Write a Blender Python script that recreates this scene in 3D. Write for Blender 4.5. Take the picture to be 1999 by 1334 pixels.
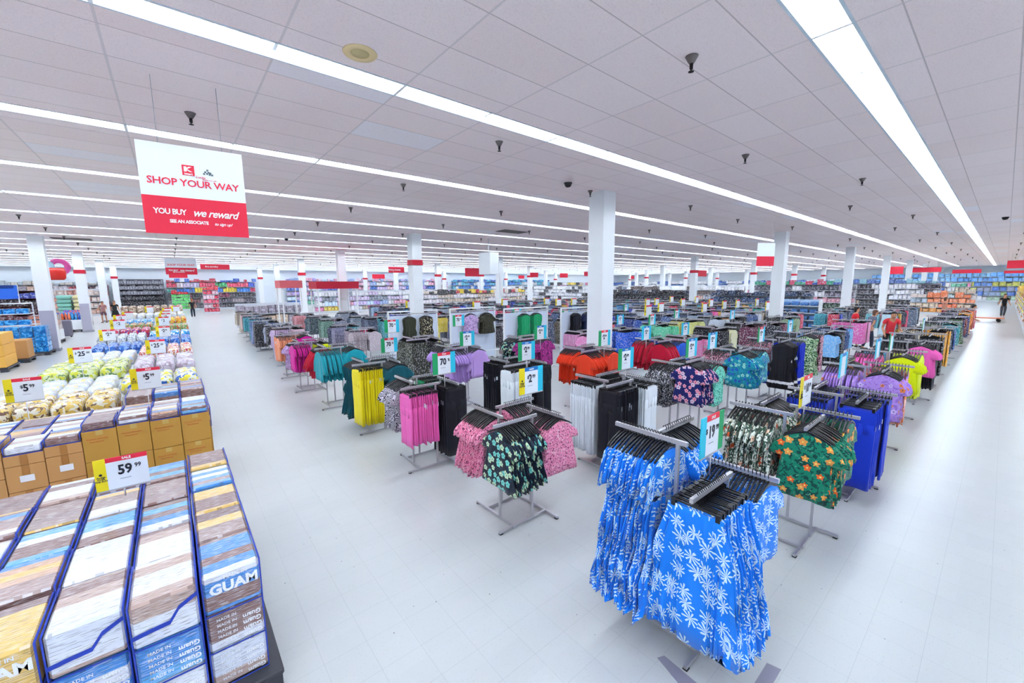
import bpy, math, random
from math import sin, cos, pi, radians as R_
from mathutils import Vector, Matrix
random.seed(11)
for o in list(bpy.data.objects): bpy.data.objects.remove(o)
S = bpy.context.scene
COL = S.collection

# ------------------------------------------------------------------ camera
HC = 2.70
FPX, PITCH, ROLL, YAW = 794.1, .1385, -.0068, .6927
def _t(x, f, y):
    c, s = cos(ROLL), sin(ROLL); x, y = c*x-s*y, s*x+c*y
    c, s = cos(PITCH), sin(PITCH); f, y = c*f+s*y, -s*f+c*y
    c, s = cos(YAW), sin(YAW); x, f = c*x+s*f, -s*x+c*f
    return Vector((x, f, y))
cam_d = bpy.data.cameras.new('camera'); cam = bpy.data.objects.new('camera', cam_d); COL.objects.link(cam)
rt, fw, up = _t(1, 0, 0), _t(0, 1, 0), _t(0, 0, 1)
cam.matrix_world = Matrix(((rt.x, up.x, -fw.x, 0), (rt.y, up.y, -fw.y, 0), (rt.z, up.z, -fw.z, HC), (0, 0, 0, 1)))
cam_d.sensor_width = 36; cam_d.lens = 36*FPX/1999; cam_d.clip_start = .05; cam_d.clip_end = 300
S.camera = cam
def W(px, py, z):            # photo pixel -> floor position of a point at height z (used only to read positions off the photo)
    d = _t((px-999.5)/FPX, 1, -(py-667)/FPX); k = (z-HC)/d.z
    return d.x*k, d.y*k

# ------------------------------------------------------------------ world, exposure
wd = bpy.data.worlds.new('world'); S.world = wd; wd.use_nodes = True
wd.node_tree.nodes['Background'].inputs[0].default_value = (.75, .85, 1, 1)
wd.node_tree.nodes['Background'].inputs[1].default_value = .3
S.view_settings.view_transform = 'Standard'; S.view_settings.look = 'None'
S.view_settings.gamma = 1; S.view_settings.use_curve_mapping = False
S.view_settings.exposure = 0.84
TUBE = 17.0          # fluorescent tube strength
TUBE_COL = (.90, .955, 1.0)

# ------------------------------------------------------------------ helpers
def lin(c):
    if isinstance(c, str): c = [int(c[i:i+2], 16)/255 for i in (0, 2, 4)]
    return tuple((v/12.92 if v <= .04045 else ((v+.055)/1.055)**2.4) for v in c[:3])+(1,)
class NT:
    def __init__(s, name):
        s.m = bpy.data.materials.new(name); s.m.use_nodes = True; s.t = s.m.node_tree
        s.b = s.t.nodes['Principled BSDF']
    def n(s, ty, ins=None, **kw):
        x = s.t.nodes.new(ty)
        for k, v in kw.items(): setattr(x, k, v)
        for k, v in (ins or {}).items():
            if hasattr(v, 'is_output') or isinstance(v, bpy.types.NodeSocket): s.t.links.new(v, x.inputs[k])
            else: x.inputs[k].default_value = v
        return x
    def ma(s, op, a, b=None, c=None):
        x = s.t.nodes.new('ShaderNodeMath'); x.operation = op
        for i, v in enumerate((a, b, c)):
            if v is None: continue
            if isinstance(v, bpy.types.NodeSocket): s.t.links.new(v, x.inputs[i])
            else: x.inputs[i].default_value = v
        return x.outputs[0]
    def mix(s, f, a, b):
        x = s.t.nodes.new('ShaderNodeMix'); x.data_type = 'RGBA'
        for i, v in ((0, f), (6, a), (7, b)):
            if isinstance(v, bpy.types.NodeSocket): s.t.links.new(v, x.inputs[i])
            else: x.inputs[i].default_value = v
        return x.outputs[2]
    def link(s, sock, name): s.t.links.new(sock, s.b.inputs[name])
    def ramp(s, f, stops, const=True):
        x = s.t.nodes.new('ShaderNodeValToRGB'); s.t.links.new(f, x.inputs[0])
        x.color_ramp.interpolation = 'CONSTANT' if const else 'LINEAR'
        e = x.color_ramp.elements
        while len(e) > 1: e.remove(e[-1])
        e[0].position = stops[0][0]; e[0].color = lin(stops[0][1])
        for p, c in stops[1:]:
            q = e.new(p); q.color = lin(c)
        return x.outputs[0]
    def objxyz(s, rnd=True):
        tc = s.n('ShaderNodeTexCoord'); v = tc.outputs['Object']
        if rnd:
            oi = s.n('ShaderNodeObjectInfo')
            r = s.ma('MULTIPLY', oi.outputs['Random'], 7.3)
            cb = s.n('ShaderNodeCombineXYZ', {0: r, 1: 0.0, 2: r})
            v = s.n('ShaderNodeVectorMath', {0: v, 1: cb.outputs[0]}, operation='ADD').outputs[0]
        sp = s.n('ShaderNodeSeparateXYZ', {0: v})
        return v, sp.outputs[0], sp.outputs[1], sp.outputs[2]
_M = {}
def mat(name, col, rough=.55, metal=0., em=0, emc=None, spec=.5, trans=0, alpha=1):
    if name in _M: return _M[name]
    t = NT(name); b = t.b
    b.inputs['Base Color'].default_value = lin(col); b.inputs['Roughness'].default_value = rough
    b.inputs['Metallic'].default_value = metal; b.inputs['Specular IOR Level'].default_value = spec
    if em:
        b.inputs['Emission Color'].default_value = (emc or lin(col))[:3]+(1,); b.inputs['Emission Strength'].default_value = em
    if trans: b.inputs['Transmission Weight'].default_value = trans
    if alpha < 1: b.inputs['Alpha'].default_value = alpha
    _M[name] = t.m; return t.m

class MB:
    """collects shapes; build() links them as ONE mesh object"""
    def __init__(s): s.v = []; s.f = []; s.mi = []; s.c = []; s.sm = []; s.col = None; s.m = 0
    def add(s, vs, fs, smooth=False):
        b = len(s.v); s.v += [tuple(p) for p in vs]
        for f in fs: s.f.append(tuple(i+b for i in f)); s.mi.append(s.m); s.sm.append(smooth)
        if s.col is not None: s.c += [s.col]*len(vs)
        return s
    def box(s, x0, y0, z0, x1, y1, z1):
        return s.add([(x0,y0,z0),(x1,y0,z0),(x1,y1,z0),(x0,y1,z0),(x0,y0,z1),(x1,y0,z1),(x1,y1,z1),(x0,y1,z1)],
                     [(0,3,2,1),(4,5,6,7),(0,1,5,4),(1,2,6,5),(2,3,7,6),(3,0,4,7)])
    def cb(s, cx, cy, cz, dx, dy, dz): return s.box(cx-dx/2, cy-dy/2, cz-dz/2, cx+dx/2, cy+dy/2, cz+dz/2)
    def rbox(s, x0, y0, z0, x1, y1, z1, b=.01):     # box with chamfered edges
        vs = []; idx = {}
        X = (x0, x1); Y = (y0, y1); Z = (z0, z1); sg = (1, -1)
        for i in (0, 1):
            for j in (0, 1):
                for k in (0, 1):
                    for a in range(3):
                        p = [X[i]+(sg[i]*b if a != 0 else 0), Y[j]+(sg[j]*b if a != 1 else 0), Z[k]+(sg[k]*b if a != 2 else 0)]
                        idx[i, j, k, a] = len(vs); vs.append(p)
        g = lambda i, j, k, a: idx[i, j, k, a]
        fs = []
        for a in range(3):
            for e in (0, 1):
                q = []
                for (u, w) in ((0, 0), (1, 0), (1, 1), (0, 1)):
                    t = [0, 0, 0]; t[a] = e; t[(a+1) % 3] = u; t[(a+2) % 3] = w; q.append(g(*t, a))
                fs.append(q if e else q[::-1])
        for a in range(3):                      # edges along axis a
            b_, c_ = (a+1) % 3, (a+2) % 3
            for u in (0, 1):
                for w in (0, 1):
                    q = []
                    for (e, ax) in ((0, b_), (1, b_), (1, c_), (0, c_)):
                        t = [0, 0, 0]; t[a] = e; t[b_] = u; t[c_] = w; q.append(g(*t, ax))
                    fs.append(q if u != w else q[::-1])
        for i in (0, 1):
            for j in (0, 1):
                for k in (0, 1):
                    q = [g(i, j, k, a) for a in range(3)]; fs.append(q)
        return s.add(vs, fs)
    def tube(s, pts, r, n=6, cap=True, smooth=True):
        pts = [Vector(p) for p in pts]; vs = []; m = len(pts)
        rr = r if isinstance(r, (list, tuple)) else [r]*m
        prev = None
        for i, p in enumerate(pts):
            d = (pts[min(i+1, m-1)]-pts[max(i-1, 0)]).normalized()
            if prev is None:
                a = d.orthogonal().normalized()
            else:
                a = (prev-d*prev.dot(d)).normalized()
            prev = a; b = d.cross(a)
            for k in range(n):
                t = 2*pi*k/n+pi/n; vs.append(p+(a*cos(t)+b*sin(t))*rr[i])
        fs = [(i*n+k, i*n+(k+1) % n, (i+1)*n+(k+1) % n, (i+1)*n+k) for i in range(m-1) for k in range(n)]
        if cap: fs += [tuple(range(n))[::-1], tuple((m-1)*n+k for k in range(n))]
        return s.add(vs, fs, smooth)
    def rings(s, rings, cap=True, smooth=True):
        n = len(rings[0]); vs = [p for r in rings for p in r]; m = len(rings)
        fs = [(i*n+k, i*n+(k+1) % n, (i+1)*n+(k+1) % n, (i+1)*n+k) for i in range(m-1) for k in range(n)]
        if cap: fs += [tuple(range(n))[::-1], tuple((m-1)*n+k for k in range(n))]
        return s.add(vs, fs, smooth)
    def lathe(s, prof, n=16, c=(0, 0, 0), smooth=True):
        return s.rings([[(c[0]+r*cos(2*pi*k/n), c[1]+r*sin(2*pi*k/n), c[2]+z) for k in range(n)] for r, z in prof], smooth=smooth)
    def ell(s, cx, cy, cz, rx, ry, rz, n=10, m=6):
        pr = [(sin(pi*i/m), -cos(pi*i/m)) for i in range(m+1)]
        return s.rings([[(cx+rx*max(r, .02)*cos(2*pi*k/n), cy+ry*max(r, .02)*sin(2*pi*k/n), cz+rz*z) for k in range(n)] for r, z in pr])
    def mesh(s, name, mats):
        me = bpy.data.meshes.new(name); me.from_pydata(s.v, [], s.f)
        for m in (mats if isinstance(mats, (list, tuple)) else [mats]): me.materials.append(m)
        me.polygons.foreach_set('material_index', s.mi); me.polygons.foreach_set('use_smooth', s.sm)
        if s.c:
            a = me.color_attributes.new('Col', 'FLOAT_COLOR', 'POINT')
            a.data.foreach_set('color', [x for c in s.c for x in c])
        me.update(); return me
    def build(s, name, mats, parent=None, loc=None, rz=0): return link(name, s.mesh(name, mats), parent, loc, rz)
def link(name, me, parent=None, loc=None, rz=0):
    o = bpy.data.objects.new(name, me); COL.objects.link(o)
    if parent: o.parent = parent
    if loc: o.location = loc
    if rz: o.rotation_euler.z = rz
    return o
def tag(o, label=None, cat=None, group=None, kind=None):
    for k, v in (('label', label), ('category', cat), ('group', group), ('kind', kind)):
        if v: o[k] = v
    return o
def empty(name, loc, rz=0, label=None, cat=None, group=None):
    o = bpy.data.objects.new(name, None); COL.objects.link(o); o.location = loc; o.rotation_euler.z = rz
    o.empty_display_size = .1
    return tag(o, label, cat, group)
def struct(o): o['kind'] = 'structure'; return o
_F = {}
def text_mesh(txt, size, bold=0.0, shear=0, spacing=1, align='CENTER', ext=.001):
    k = (txt, size, bold, shear, spacing, align)
    if k in _F: return _F[k]
    c = bpy.data.curves.new('lettering', 'FONT'); c.body = txt; c.size = size; c.offset = bold*size; c.extrude = ext
    c.align_x = align; c.align_y = 'CENTER'; c.shear = shear; c.space_character = spacing; c.resolution_u = 2
    o = bpy.data.objects.new('t', c); COL.objects.link(o)
    me = bpy.data.meshes.new_from_object(o.evaluated_get(bpy.context.evaluated_depsgraph_get()))
    bpy.data.objects.remove(o); _F[k] = me
    me.name = 'lettering'
    return me
def text(txt, size, m, parent, x, z, y=-.004, bold=0.0, shear=0, spacing=1, name='lettering', rx=pi/2, sx=1, align='CENTER', ry=0):
    """lettering standing on a plate whose face looks to local -Y"""
    me = text_mesh(txt, size, bold, shear, spacing, align).copy(); me.materials.clear(); me.materials.append(m)
    o = link(name, me, parent, (x, y, z)); o.rotation_euler = (rx, ry, 0); o.scale = (sx, 1, 1); return o

# ------------------------------------------------------------------ plain materials
white = mat('white_paint', 'f0f3f6', .5)
steel = mat('brushed_steel', 'c2c0c6', .32, .6)
chrome = mat('chrome', 'd5d5da', .18, .9)
black = mat('black_plastic', '15151a', .35)
blackm = mat('matte_black', '121216', .7)
red = mat('sign_red', 'ee2544', .5)
deep_red = mat('deep_red', 'c81433', .5)
sgreen = mat('sign_green', '18a868', .5)
scyan = mat('sign_cyan', '25c8e8', .5)
syellow = mat('sign_yellow', 'f6df10', .5)
sblue = mat('sign_blue', '1278c8', .5)
ink = mat('sign_ink', '1c1e30', .5)
card_w = mat('sign_white', 'eef3fb', .45)
greyink = mat('grey_ink', '8c92a8', .5)
cardboard = mat('cardboard', 'c8955c', .75)
cardboard2 = mat('golden_cardboard', 'c2923f', .75)
tape = mat('brown_tape', 'ac7740', .35)

def floor_mat():
    t = NT('speckled_vinyl_tile'); v, x, y, z = t.objxyz(False)
    def line(s, off, per, w):
        q = t.ma('ADD', s, -off); q = t.ma('DIVIDE', q, per); q = t.ma('FRACT', q); q = t.ma('SUBTRACT', q, .5); q = t.ma('ABSOLUTE', q)
        return t.ma('GREATER_THAN', q, .5-w/per)
    T = .3048
    g = t.ma('MAXIMUM', line(x, 2.12, T, .0012), line(y, .114, T, .0012))
    cell = t.n('ShaderNodeVectorMath', {0: v, 1: (T, T, 1)}, operation='DIVIDE')
    fl = t.n('ShaderNodeVectorMath', {0: cell.outputs[0]}, operation='FLOOR')
    wn = t.n('ShaderNodeTexWhiteNoise', {0: fl.outputs[0]}, noise_dimensions='2D')
    c = t.mix(t.ma('MULTIPLY', wn.outputs[0], .5), lin('c7caca'), lin('bfc3c4'))
    no = t.n('ShaderNodeTexNoise', {'Vector': v, 'Scale': .5, 'Detail': 1.0})
    c = t.mix(t.ma('MULTIPLY', no.outputs[0], .5), c, lin('bab6b9'))
    sp = t.n('ShaderNodeTexNoise', {'Vector': v, 'Scale': 70.0, 'Detail': 3.0})
    c = t.mix(t.ma('MULTIPLY', t.ma('GREATER_THAN', sp.outputs[0], .66), .6), c, lin('a9a9b4'))
    vo = t.n('ShaderNodeTexVoronoi', {'Vector': v, 'Scale': 6.0})
    c = t.mix(t.ma('LESS_THAN', vo.outputs['Distance'], .035), c, lin('6b6670'))
    c = t.mix(t.ma('MULTIPLY', g, .5), c, lin('8f959b'))
    t.link(c, 'Base Color')
    rr = t.n('ShaderNodeTexNoise', {'Vector': v, 'Scale': 1.7, 'Detail': 5.0})
    t.link(t.ma('MULTIPLY_ADD', rr.outputs[0], .06, .27), 'Roughness')
    t.b.inputs['Specular IOR Level'].default_value = .42
    return t.m
def ceil_mat():
    t = NT('acoustic_ceiling_tile'); v, x, y, z = t.objxyz(False)
    q = t.ma('DIVIDE', t.ma('ADD', x, .2675), 1.2192); fx = t.ma('FRACT', q); ix = t.ma('FLOOR', q)
    lx = t.ma('GREATER_THAN', t.ma('ABSOLUTE', t.ma('SUBTRACT', fx, .5)), .5-.011/1.2192)
    P = 3.3528
    w = t.ma('ADD', t.ma('MULTIPLY', t.ma('FRACT', t.ma('DIVIDE', t.ma('ADD', y, -4.3948), P)), P), 0)
    q2 = t.ma('DIVIDE', w, .6096); fy = t.ma('FRACT', q2)
    ly = t.ma('GREATER_THAN', t.ma('ABSOLUTE', t.ma('SUBTRACT', fy, .5)), .5-.006/.6096)
    iy = t.ma('FLOOR', t.ma('DIVIDE', y, .6096*.98))
    cb = t.n('ShaderNodeCombineXYZ', {0: ix, 1: t.ma('ADD', t.ma('FLOOR', q2), t.ma('MULTIPLY', t.ma('FLOOR', t.ma('DIVIDE', t.ma('ADD', y, -4.3948), P)), 7)), 2: 0.0})
    wn = t.n('ShaderNodeTexWhiteNoise', {0: cb.outputs[0]}, noise_dimensions='2D')
    sp = t.n('ShaderNodeTexNoise', {'Vector': v, 'Scale': 95.0, 'Detail': 2.0})
    big = t.n('ShaderNodeTexNoise', {'Vector': v, 'Scale': .35, 'Detail': 3.0})
    c = t.mix(wn.outputs[0], lin('fff1f2'), lin('fcecec'))
    c = t.mix(t.ma('MULTIPLY', t.ma('SUBTRACT', big.outputs[0], .45), .5), c, lin('e8dad4'))
    c = t.mix(t.ma('GREATER_THAN', wn.outputs[0], .96), c, lin('fbf5fa'))
    c = t.mix(t.ma('MULTIPLY', t.ma('GREATER_THAN', sp.outputs[0], .60), .16), c, lin('a89c9c'))
    c = t.mix(t.ma('MULTIPLY', ly, .45), c, lin('8c8284'))
    c = t.mix(t.ma('MULTIPLY', lx, .6), c, lin('d8d0d2'))
    t.link(c, 'Base Color'); t.b.inputs['Roughness'].default_value = .9; t.b.inputs['Specular IOR Level'].default_value = .2
    return t.m

# ------------------------------------------------------------------ room shell
X0, X1, Y0, Y1, ZC = -24.0, 87.0, -10.0, 63.0, 4.86
LY0, LP, LW = 4.39, 3.3528, .3048          # first lamp row edge, row pitch, row width
CX0 = -.2675                                # ceiling grid origin in x
struct(MB().box(X0, Y0, -.1, X1, Y1, 0).build('floor', floor_mat()))
cm = ceil_mat(); c = MB(); rows = []
k0 = math.floor((Y0-LY0)/LP)
y = Y0
for k in range(k0+1, 40):
    a = LY0+k*LP
    if a > Y1: break
    c.box(X0, y, ZC, X1, a, ZC+.05); y = a+LW; rows.append(a)
c.box(X0, y, ZC, X1, Y1, ZC+.05)
struct(c.build('ceiling', cm))
struct(MB().box(X0-.1, Y0-.1, ZC+.2, X1+.1, Y1+.1, ZC+.3).build('trim_1', white))     # roof deck over the lamp slots
wallm = mat('wall_paint', 'e6eef6', .6)
struct(MB().box(X0, Y1, 0, X1, Y1+.1, ZC+.2).build('wall_back', wallm))
struct(MB().box(X1, Y0, 0, X1+.1, Y1, ZC+.2).build('wall_right', wallm))
struct(MB().box(X0-.1, Y0, 0, X0, Y1, ZC+.2).build('wall_left', wallm))
struct(MB().box(X0, Y0-.1, 0, X1, Y0, ZC+.2).build('wall_front', wallm))
struct(MB().box(X0, Y1-.02, 0, X1, Y1, .12).build('baseboard_back', mat('baseboard', '6c6870', .5)))

# ------------------------------------------------------------------ lamps
lampm = mat('lamp_reflector', 'cfdde8', .35)
tubem = mat('fluorescent_tube', 'ffffff', .5, em=TUBE, emc=TUBE_COL)
FL = 2.4384
def trough(m, n=1):
    L = FL*n; h = .11; w = LW/2; i = .075
    m.add([(0, -w, 0), (L, -w, 0), (L, -i, h), (0, -i, h)], [(3, 2, 1, 0)])
    m.add([(0, w, 0), (L, w, 0), (L, i, h), (0, i, h)], [(0, 1, 2, 3)])
    m.add([(0, -i, h), (L, -i, h), (L, i, h), (0, i, h)], [(3, 2, 1, 0)])
    for s in (-1, 1): m.box(0, s*w-.012, -.006, L, s*w+.012, .004)
    return m
def tubes(m, n=1, seg=6):
    for q in range(n):
        for a in (0.035, FL/2+.02):
            for s in (-1, 1): m.tube([(q*FL+a, s*.045, .052), (q*FL+a+FL/2-.06, s*.045, .052)], .0165, seg)
    return m
def ends(m, n=1):
    for q in range(n):
        for x in (0, FL-.016): m.box(q*FL+x, -LW/2, -.004, q*FL+x+.016, LW/2, .11)
        m.box(q*FL+FL/2-.015, -.075, .035, q*FL+FL/2+.015, .075, .11)
    return m
tro = trough(MB()).mesh('reflector', lampm)
one_tube = MB().tube([(0, 0, 0), (FL/2-.06, 0, 0)], .0165, 6).mesh('fluorescent_tube', tubem)
cap_me = MB().box(0, -LW/2, -.004, .016, LW/2, .11).mesh('end_cap', white)
sock_me = MB().box(-.015, -.075, .035, .015, .075, .11).mesh('lamp_socket', white)
cand = []
for a in rows:
    i0 = math.ceil((X0-CX0)/FL); i1 = int((X1-CX0)/FL)
    for i in range(i0, i1):
        x = CX0+i*FL+1.2192*0; cand.append((math.hypot(x+1.2, a), x, a))
def ahead(x, y):       # in front of the lens?
    return (x*fw.x+y*fw.y) > .2
vis = sorted(q for q in cand if ahead(q[1]+1.2, q[2]) and abs((q[1]+1.2)*rt.x+q[2]*rt.y) < 1.35*((q[1]+1.2)*fw.x+q[2]*fw.y)+3)
near = set(vis[:290])
whole = MB(); whole.m = 0; trough(whole); whole.m = 1; tubes(whole, 1, 5); whole.m = 0; ends(whole); whole = whole.mesh('ceiling_light', [lampm, tubem])
for q, (d, x, a) in enumerate(sorted(near)):
    lab = ('recessed white fluorescent strip light set in the tiled ceiling', 'ceiling light', 'fluorescent strip lights in the ceiling')
    if q < 48:
        o = empty('ceiling_light', (x, a+LW/2, ZC), 0, *lab); link('reflector', tro, o)
        for xx in (.035, FL/2+.02):
            for s_ in (-1, 1): link('fluorescent_tube', one_tube, o, (xx, s_*.045, .052))
        link('end_cap', cap_me, o); link('end_cap', cap_me, o, (FL-.016, 0, 0)); link('lamp_socket', sock_me, o, (FL/2, 0, 0))
    else: tag(link('ceiling_light', whole, None, (x, a+LW/2, ZC)), *lab)
m = MB()
rest = [q for q in cand if q not in near]
for d, x, a in rest:
    b = MB(); m.m = 0
    for f, mi in ((trough, 0), (tubes, 1), (ends, 2)):
        q = MB()
        (f(q, 1, 4) if f is tubes else f(q)); m.m = mi
        m.add([(p[0]+x, p[1]+a+LW/2, p[2]+ZC) for p in q.v], q.f)
tag(m.build('distant_ceiling_lights', [lampm, tubem, white]), 'distant rows of recessed strip lights running to the far walls', 'ceiling lights', kind='stuff')

# ------------------------------------------------------------------ pillars
def pillar(x, y, band=False, hz=3.55, col='column'):
    o = empty('pillar', (x, y, 0)); m = MB()
    s = .22; m.box(-s, -s, 0, s, s, ZC-.0)
    m.build('shaft', white, o)
    MB().box(-s-.012, -s-.012, 0, s+.012, s+.012, .12).build('base_trim', mat('grey_trim', '9a9ca6', .5), o)
    if band: MB().box(-s-.02, -s-.02, hz, s+.02, s+.02, hz+.22).build('red_band', deep_red, o)
    o['kind'] = 'structure'; o['label'] = ('white square pillar with a red band below the ceiling' if band else 'plain white square pillar reaching the ceiling'); return o
for i in range(-2, 7):
    for j in range(0, 6):
        x, y = 8.1+12.25*i, 6.35+9.85*j
        if x < X0+1: continue
        p = pillar(x, y, band=(j % 2 == 1))
        if i == -1 and j in (2, 3):     # grey grid panel on the side facing the camera
            g = MB(); gm = mat('grey_mesh_panel', 'b4b0c2', .5)
            g.box(-.21, -.235, .12, .21, -.222, 1.75); g.build('grid_panel', gm, p)

# ------------------------------------------------------------------ things on the ceiling
spm = mat('sprinkler_metal', '77706f', .35, .7)
def sprinkler_mesh():
    m = MB(); m.lathe([(.062, 0), (.055, -.012), (.028, -.06), (.02, -.065)], 12, (0, 0, 0))
    m.m = 1; m.lathe([(.018, -.06), (.016, -.115)], 8); m.lathe([(.006, -.11), (.006, -.135)], 6); m.lathe([(.027, -.135), (.027, -.139)], 10)
    return m.mesh('fire_sprinkler', [spm, blackm])
spr = sprinkler_mesh()
for i in range(-3, 17):
    for j in range(-1, 13):
        x, y = 4.05+3.66*i, 2.15+3.3528*1.0*j*1.0
        if i % 2: y += .9
        if j > 0: y += .35*((i*7+j*3) % 3-1)
        if x < X0+1 or y > Y1-1 or not ahead(x, y): continue
        # keep clear of the lamp rows
        f = (y-LY0) % LP
        if f < LW+.15 or f > LP-.12: y += .45
        tag(link('fire_sprinkler', spr, None, (x, y, ZC)), 'small dark fire sprinkler head hanging from the tiled ceiling', 'sprinkler', 'sprinkler heads in the ceiling')
def dome(px, py, lab):
    x, y = W(px, py, ZC); o = empty('dome_camera', (x, y, ZC), 0, lab, 'camera')
    MB().lathe([(.085, 0), (.085, -.025), (.08, -.03)], 16).build('housing', blackm, o)
    MB().lathe([(.075, -.03), (.07, -.06), (.05, -.085), (.02, -.095), (.003, -.097)], 16).build('dome', mat('dark_dome', '08080c', .1), o)
dome(1109, 357, 'black dome security camera on the ceiling left of the nearest pillar')
dome(559, 466, 'black dome security camera on the ceiling above the far left racks')
dome(1963, 424, 'black dome security camera on the ceiling at the right edge')
x, y = W(703, 104, ZC)
o = empty('ceiling_speaker', (x, y, ZC), 0, 'round tan loudspeaker set flush in the ceiling tiles', 'speaker')
MB().lathe([(.155, 0), (.15, -.008), (.085, -.008), (.08, -.002)], 28).build('rim', mat('tan_rim', 'f0d8a4', .6), o)
MB().lathe([(.082, -.001), (.08, -.006), (.002, -.01)], 24).build('grille', mat('tan_grille', 'cfc08e', .8), o)
def hang_box(px, py, z, dx, dy, dz, name, m, lab, cat):
    x, y = W(px, py, z); o = empty(name, (x, y, z), 0, lab, cat)
    MB().box(-dx/2, -dy/2, -dz/2, dx/2, dy/2, dz/2).build('housing', m, o)
    MB().box(-.015, -.015, dz/2, .015, .015, ZC-z).build('hanger_rod', steel, o); return o
hang_box(954, 515, 3.7, .5, .9, 1.0, 'air_duct_box', white, 'white boxy ventilation unit hanging below the far ceiling', 'ventilation unit')
m = MB(); m.cb(0, 0, 0, 1.25, .62, .02)
for i in range(18): m.cb(-.56+i*.066, 0, -.012, .03, .56, .012)
x, y = W(140, 466, ZC); tag(m.build('air_vent', mat('vent_grey', '6f6a6e', .6), None, (x, y, ZC-.012)), 'dark grey slotted air vent in the ceiling at the left', 'vent')
x, y = W(1000, 452, ZC); tag(m.build('air_vent', mat('vent_grey', '6f6a6e', .6), None, (x, y, ZC-.012)), 'grey slotted air vent in the ceiling above the middle racks', 'vent')

# ------------------------------------------------------------------ hanging banners
def banner(px0, px1, z0, z1, x0, y0, x1, y1, lab, detail=2):
    L = math.hypot(x1-x0, y1-y0); rz = math.atan2(y1-y0, x1-x0); H = z1-z0
    o = empty('hanging_banner', ((x0+x1)/2, (y0+y1)/2, z0), rz, lab, 'sign')
    MB().box(-L/2, 0, H*.42, L/2, .006, H).build('white_panel', card_w, o)
    MB().box(-L/2, 0, 0, L/2, .006, H*.42).build('red_panel', red, o)
    for s in (-.3, .3): MB().tube([(s*L, .003, H-.01), (s*L, .003, ZC-z0)], .003, 4).build('hanging_wire', steel, o)
    wt = mat('lettering_white', 'ffffff', .5)
    if detail:
        text('SHOP YOUR WAY', L*.112, red, o, 0, H*.585, bold=.015, spacing=.95)
        text('YOU BUY', L*.088, wt, o, -L*.26, H*.25, bold=.025, spacing=.9, sx=.85)
        text('we reward', L*.125, wt, o, L*.17, H*.255, bold=.018, shear=.4, spacing=.92, sx=.88)
        text('SEE AN ASSOCIATE', L*.052, wt, o, -L*.09, H*.145, bold=.03, spacing=.9, sx=.9)
    if detail > 1:
        text('to sign up!', L*.048, wt, o, L*.24, H*.14, bold=.01, shear=.4, spacing=.9)
        k = L*.058; cx, cz = -L*.05, H*.735          # square emblem with a K
        MB().box(cx-k, -.004, cz-k, cx+k, 0, cz+k).build('emblem', red, o)
        m = MB(); t = -.007; u = k*.82
        P_ = lambda *q: m.add([(cx+a*u, t, cz+b*u) for a, b in q], [tuple(range(len(q)))])
        P_((-.85, -.35), (-.3, -.35), (-.3, .85), (-.85, .85)); P_((-.3, .2), (.75, .85), (.1, .85), (-.3, .55)); P_((-.3, .3), (.85, -.35), (.2, -.35), (-.3, 0))
        m.build('emblem_letter', wt, o)
        text('kmart', k*.55, wt, o, cx, cz-k*.72, y=-.006, bold=.03)
        m = MB(); random.seed(3)
        for a, b in ((0, .9), (-.5, .45), (.2, .4), (.6, .3), (-.8, 0), (-.1, .1), (.45, -.05), (.95, -.1)):
            q = L*.016; m.lathe([(q, 0), (q, .002)], 8, (0, 0, 0)) if False else None
            xx, zz = L*.135+a*L*.045, H*.715+b*L*.05
            m.add([(xx+q*cos(t_*pi/4)*(1 if t_ % 2 else .55), -.004, zz+q*sin(t_*pi/4)*(1 if t_ % 2 else .55)) for t_ in range(8)], [tuple(range(8))])
        m.build('small_emblem', mat('emblem_grey', '5a6a6e', .6), o)
        text('Lucky', L*.04, red, o, L*.06, H*.67, shear=.4); text('WHERE YOU ARE', L*.018, red, o, L*.145, H*.645)
    return o
banner(0, 0, 3.27, 4.20, -.147, 5.83, .765, 5.76, 'large white and red reward-scheme banner hanging at upper left, nearest')
banner(0, 0, 3.27, 4.0, -.11, 24.2, 1.02, 24.2, 'smaller white and red reward banner hanging farther down the left aisle', 1)
def red_sign(px, py, z, w, h, txt, lab, face=0, wires=True, c=None):
    x, y = W(px, py, z); o = empty('hanging_sign', (x, y, z), face, lab, 'sign', None)
    MB().box(-w/2, 0, -h/2, w/2, .03, h/2).build('panel', c or red, o)
    if txt: text(txt, h*.42, mat('lettering_white', 'ffffff', .5), o, -w*.12, 0, bold=.02)
    if wires:
        for s in (-.35, .35): MB().tube([(s*w, .015, h/2), (s*w, .015, ZC-z)], .005, 4).build('hanging_wire', steel, o)
    return o
red_sign(420, 521, 3.75, 1.25, .28, 'fine jewelry', 'long red fine jewelry sign hanging right of the far reward banner')
red_sign(348, 538, 3.58, 1.1, .36, '', 'small red sign hanging just below the far reward banner')
red_sign(774, 527, 3.7, 1.05, .36, 'fitting rooms', 'red fitting rooms sign hanging left of the second red-banded pillar')
for q, (px, py, w, h, fa) in enumerate([(739, 540, 1.0, .4, 0), (927, 532, 1.3, .55, 0), (1018, 541, .7, .35, 0), (1043, 537, .8, .4, 0), (1101, 538, .9, .4, 0), (1148, 535, .8, .35, 0), (1235, 542, .6, .4, 0), (1371, 534, 1.3, .5, 0)]):
    red_sign(px, py, 3.6, w*1.25, h*1.05, '', ['small red sign over the far mid-left racks', 'red sign with a white top over the far centre aisle', 'red sign left of a banded far pillar', 'red sign beside a banded far pillar', 'red sign over the blue far wall goods', 'red sign just left of the nearest pillar', 'small red sign right of the nearest pillar', 'wide red sign right of the banded far pillar'][q], fa)
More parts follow.
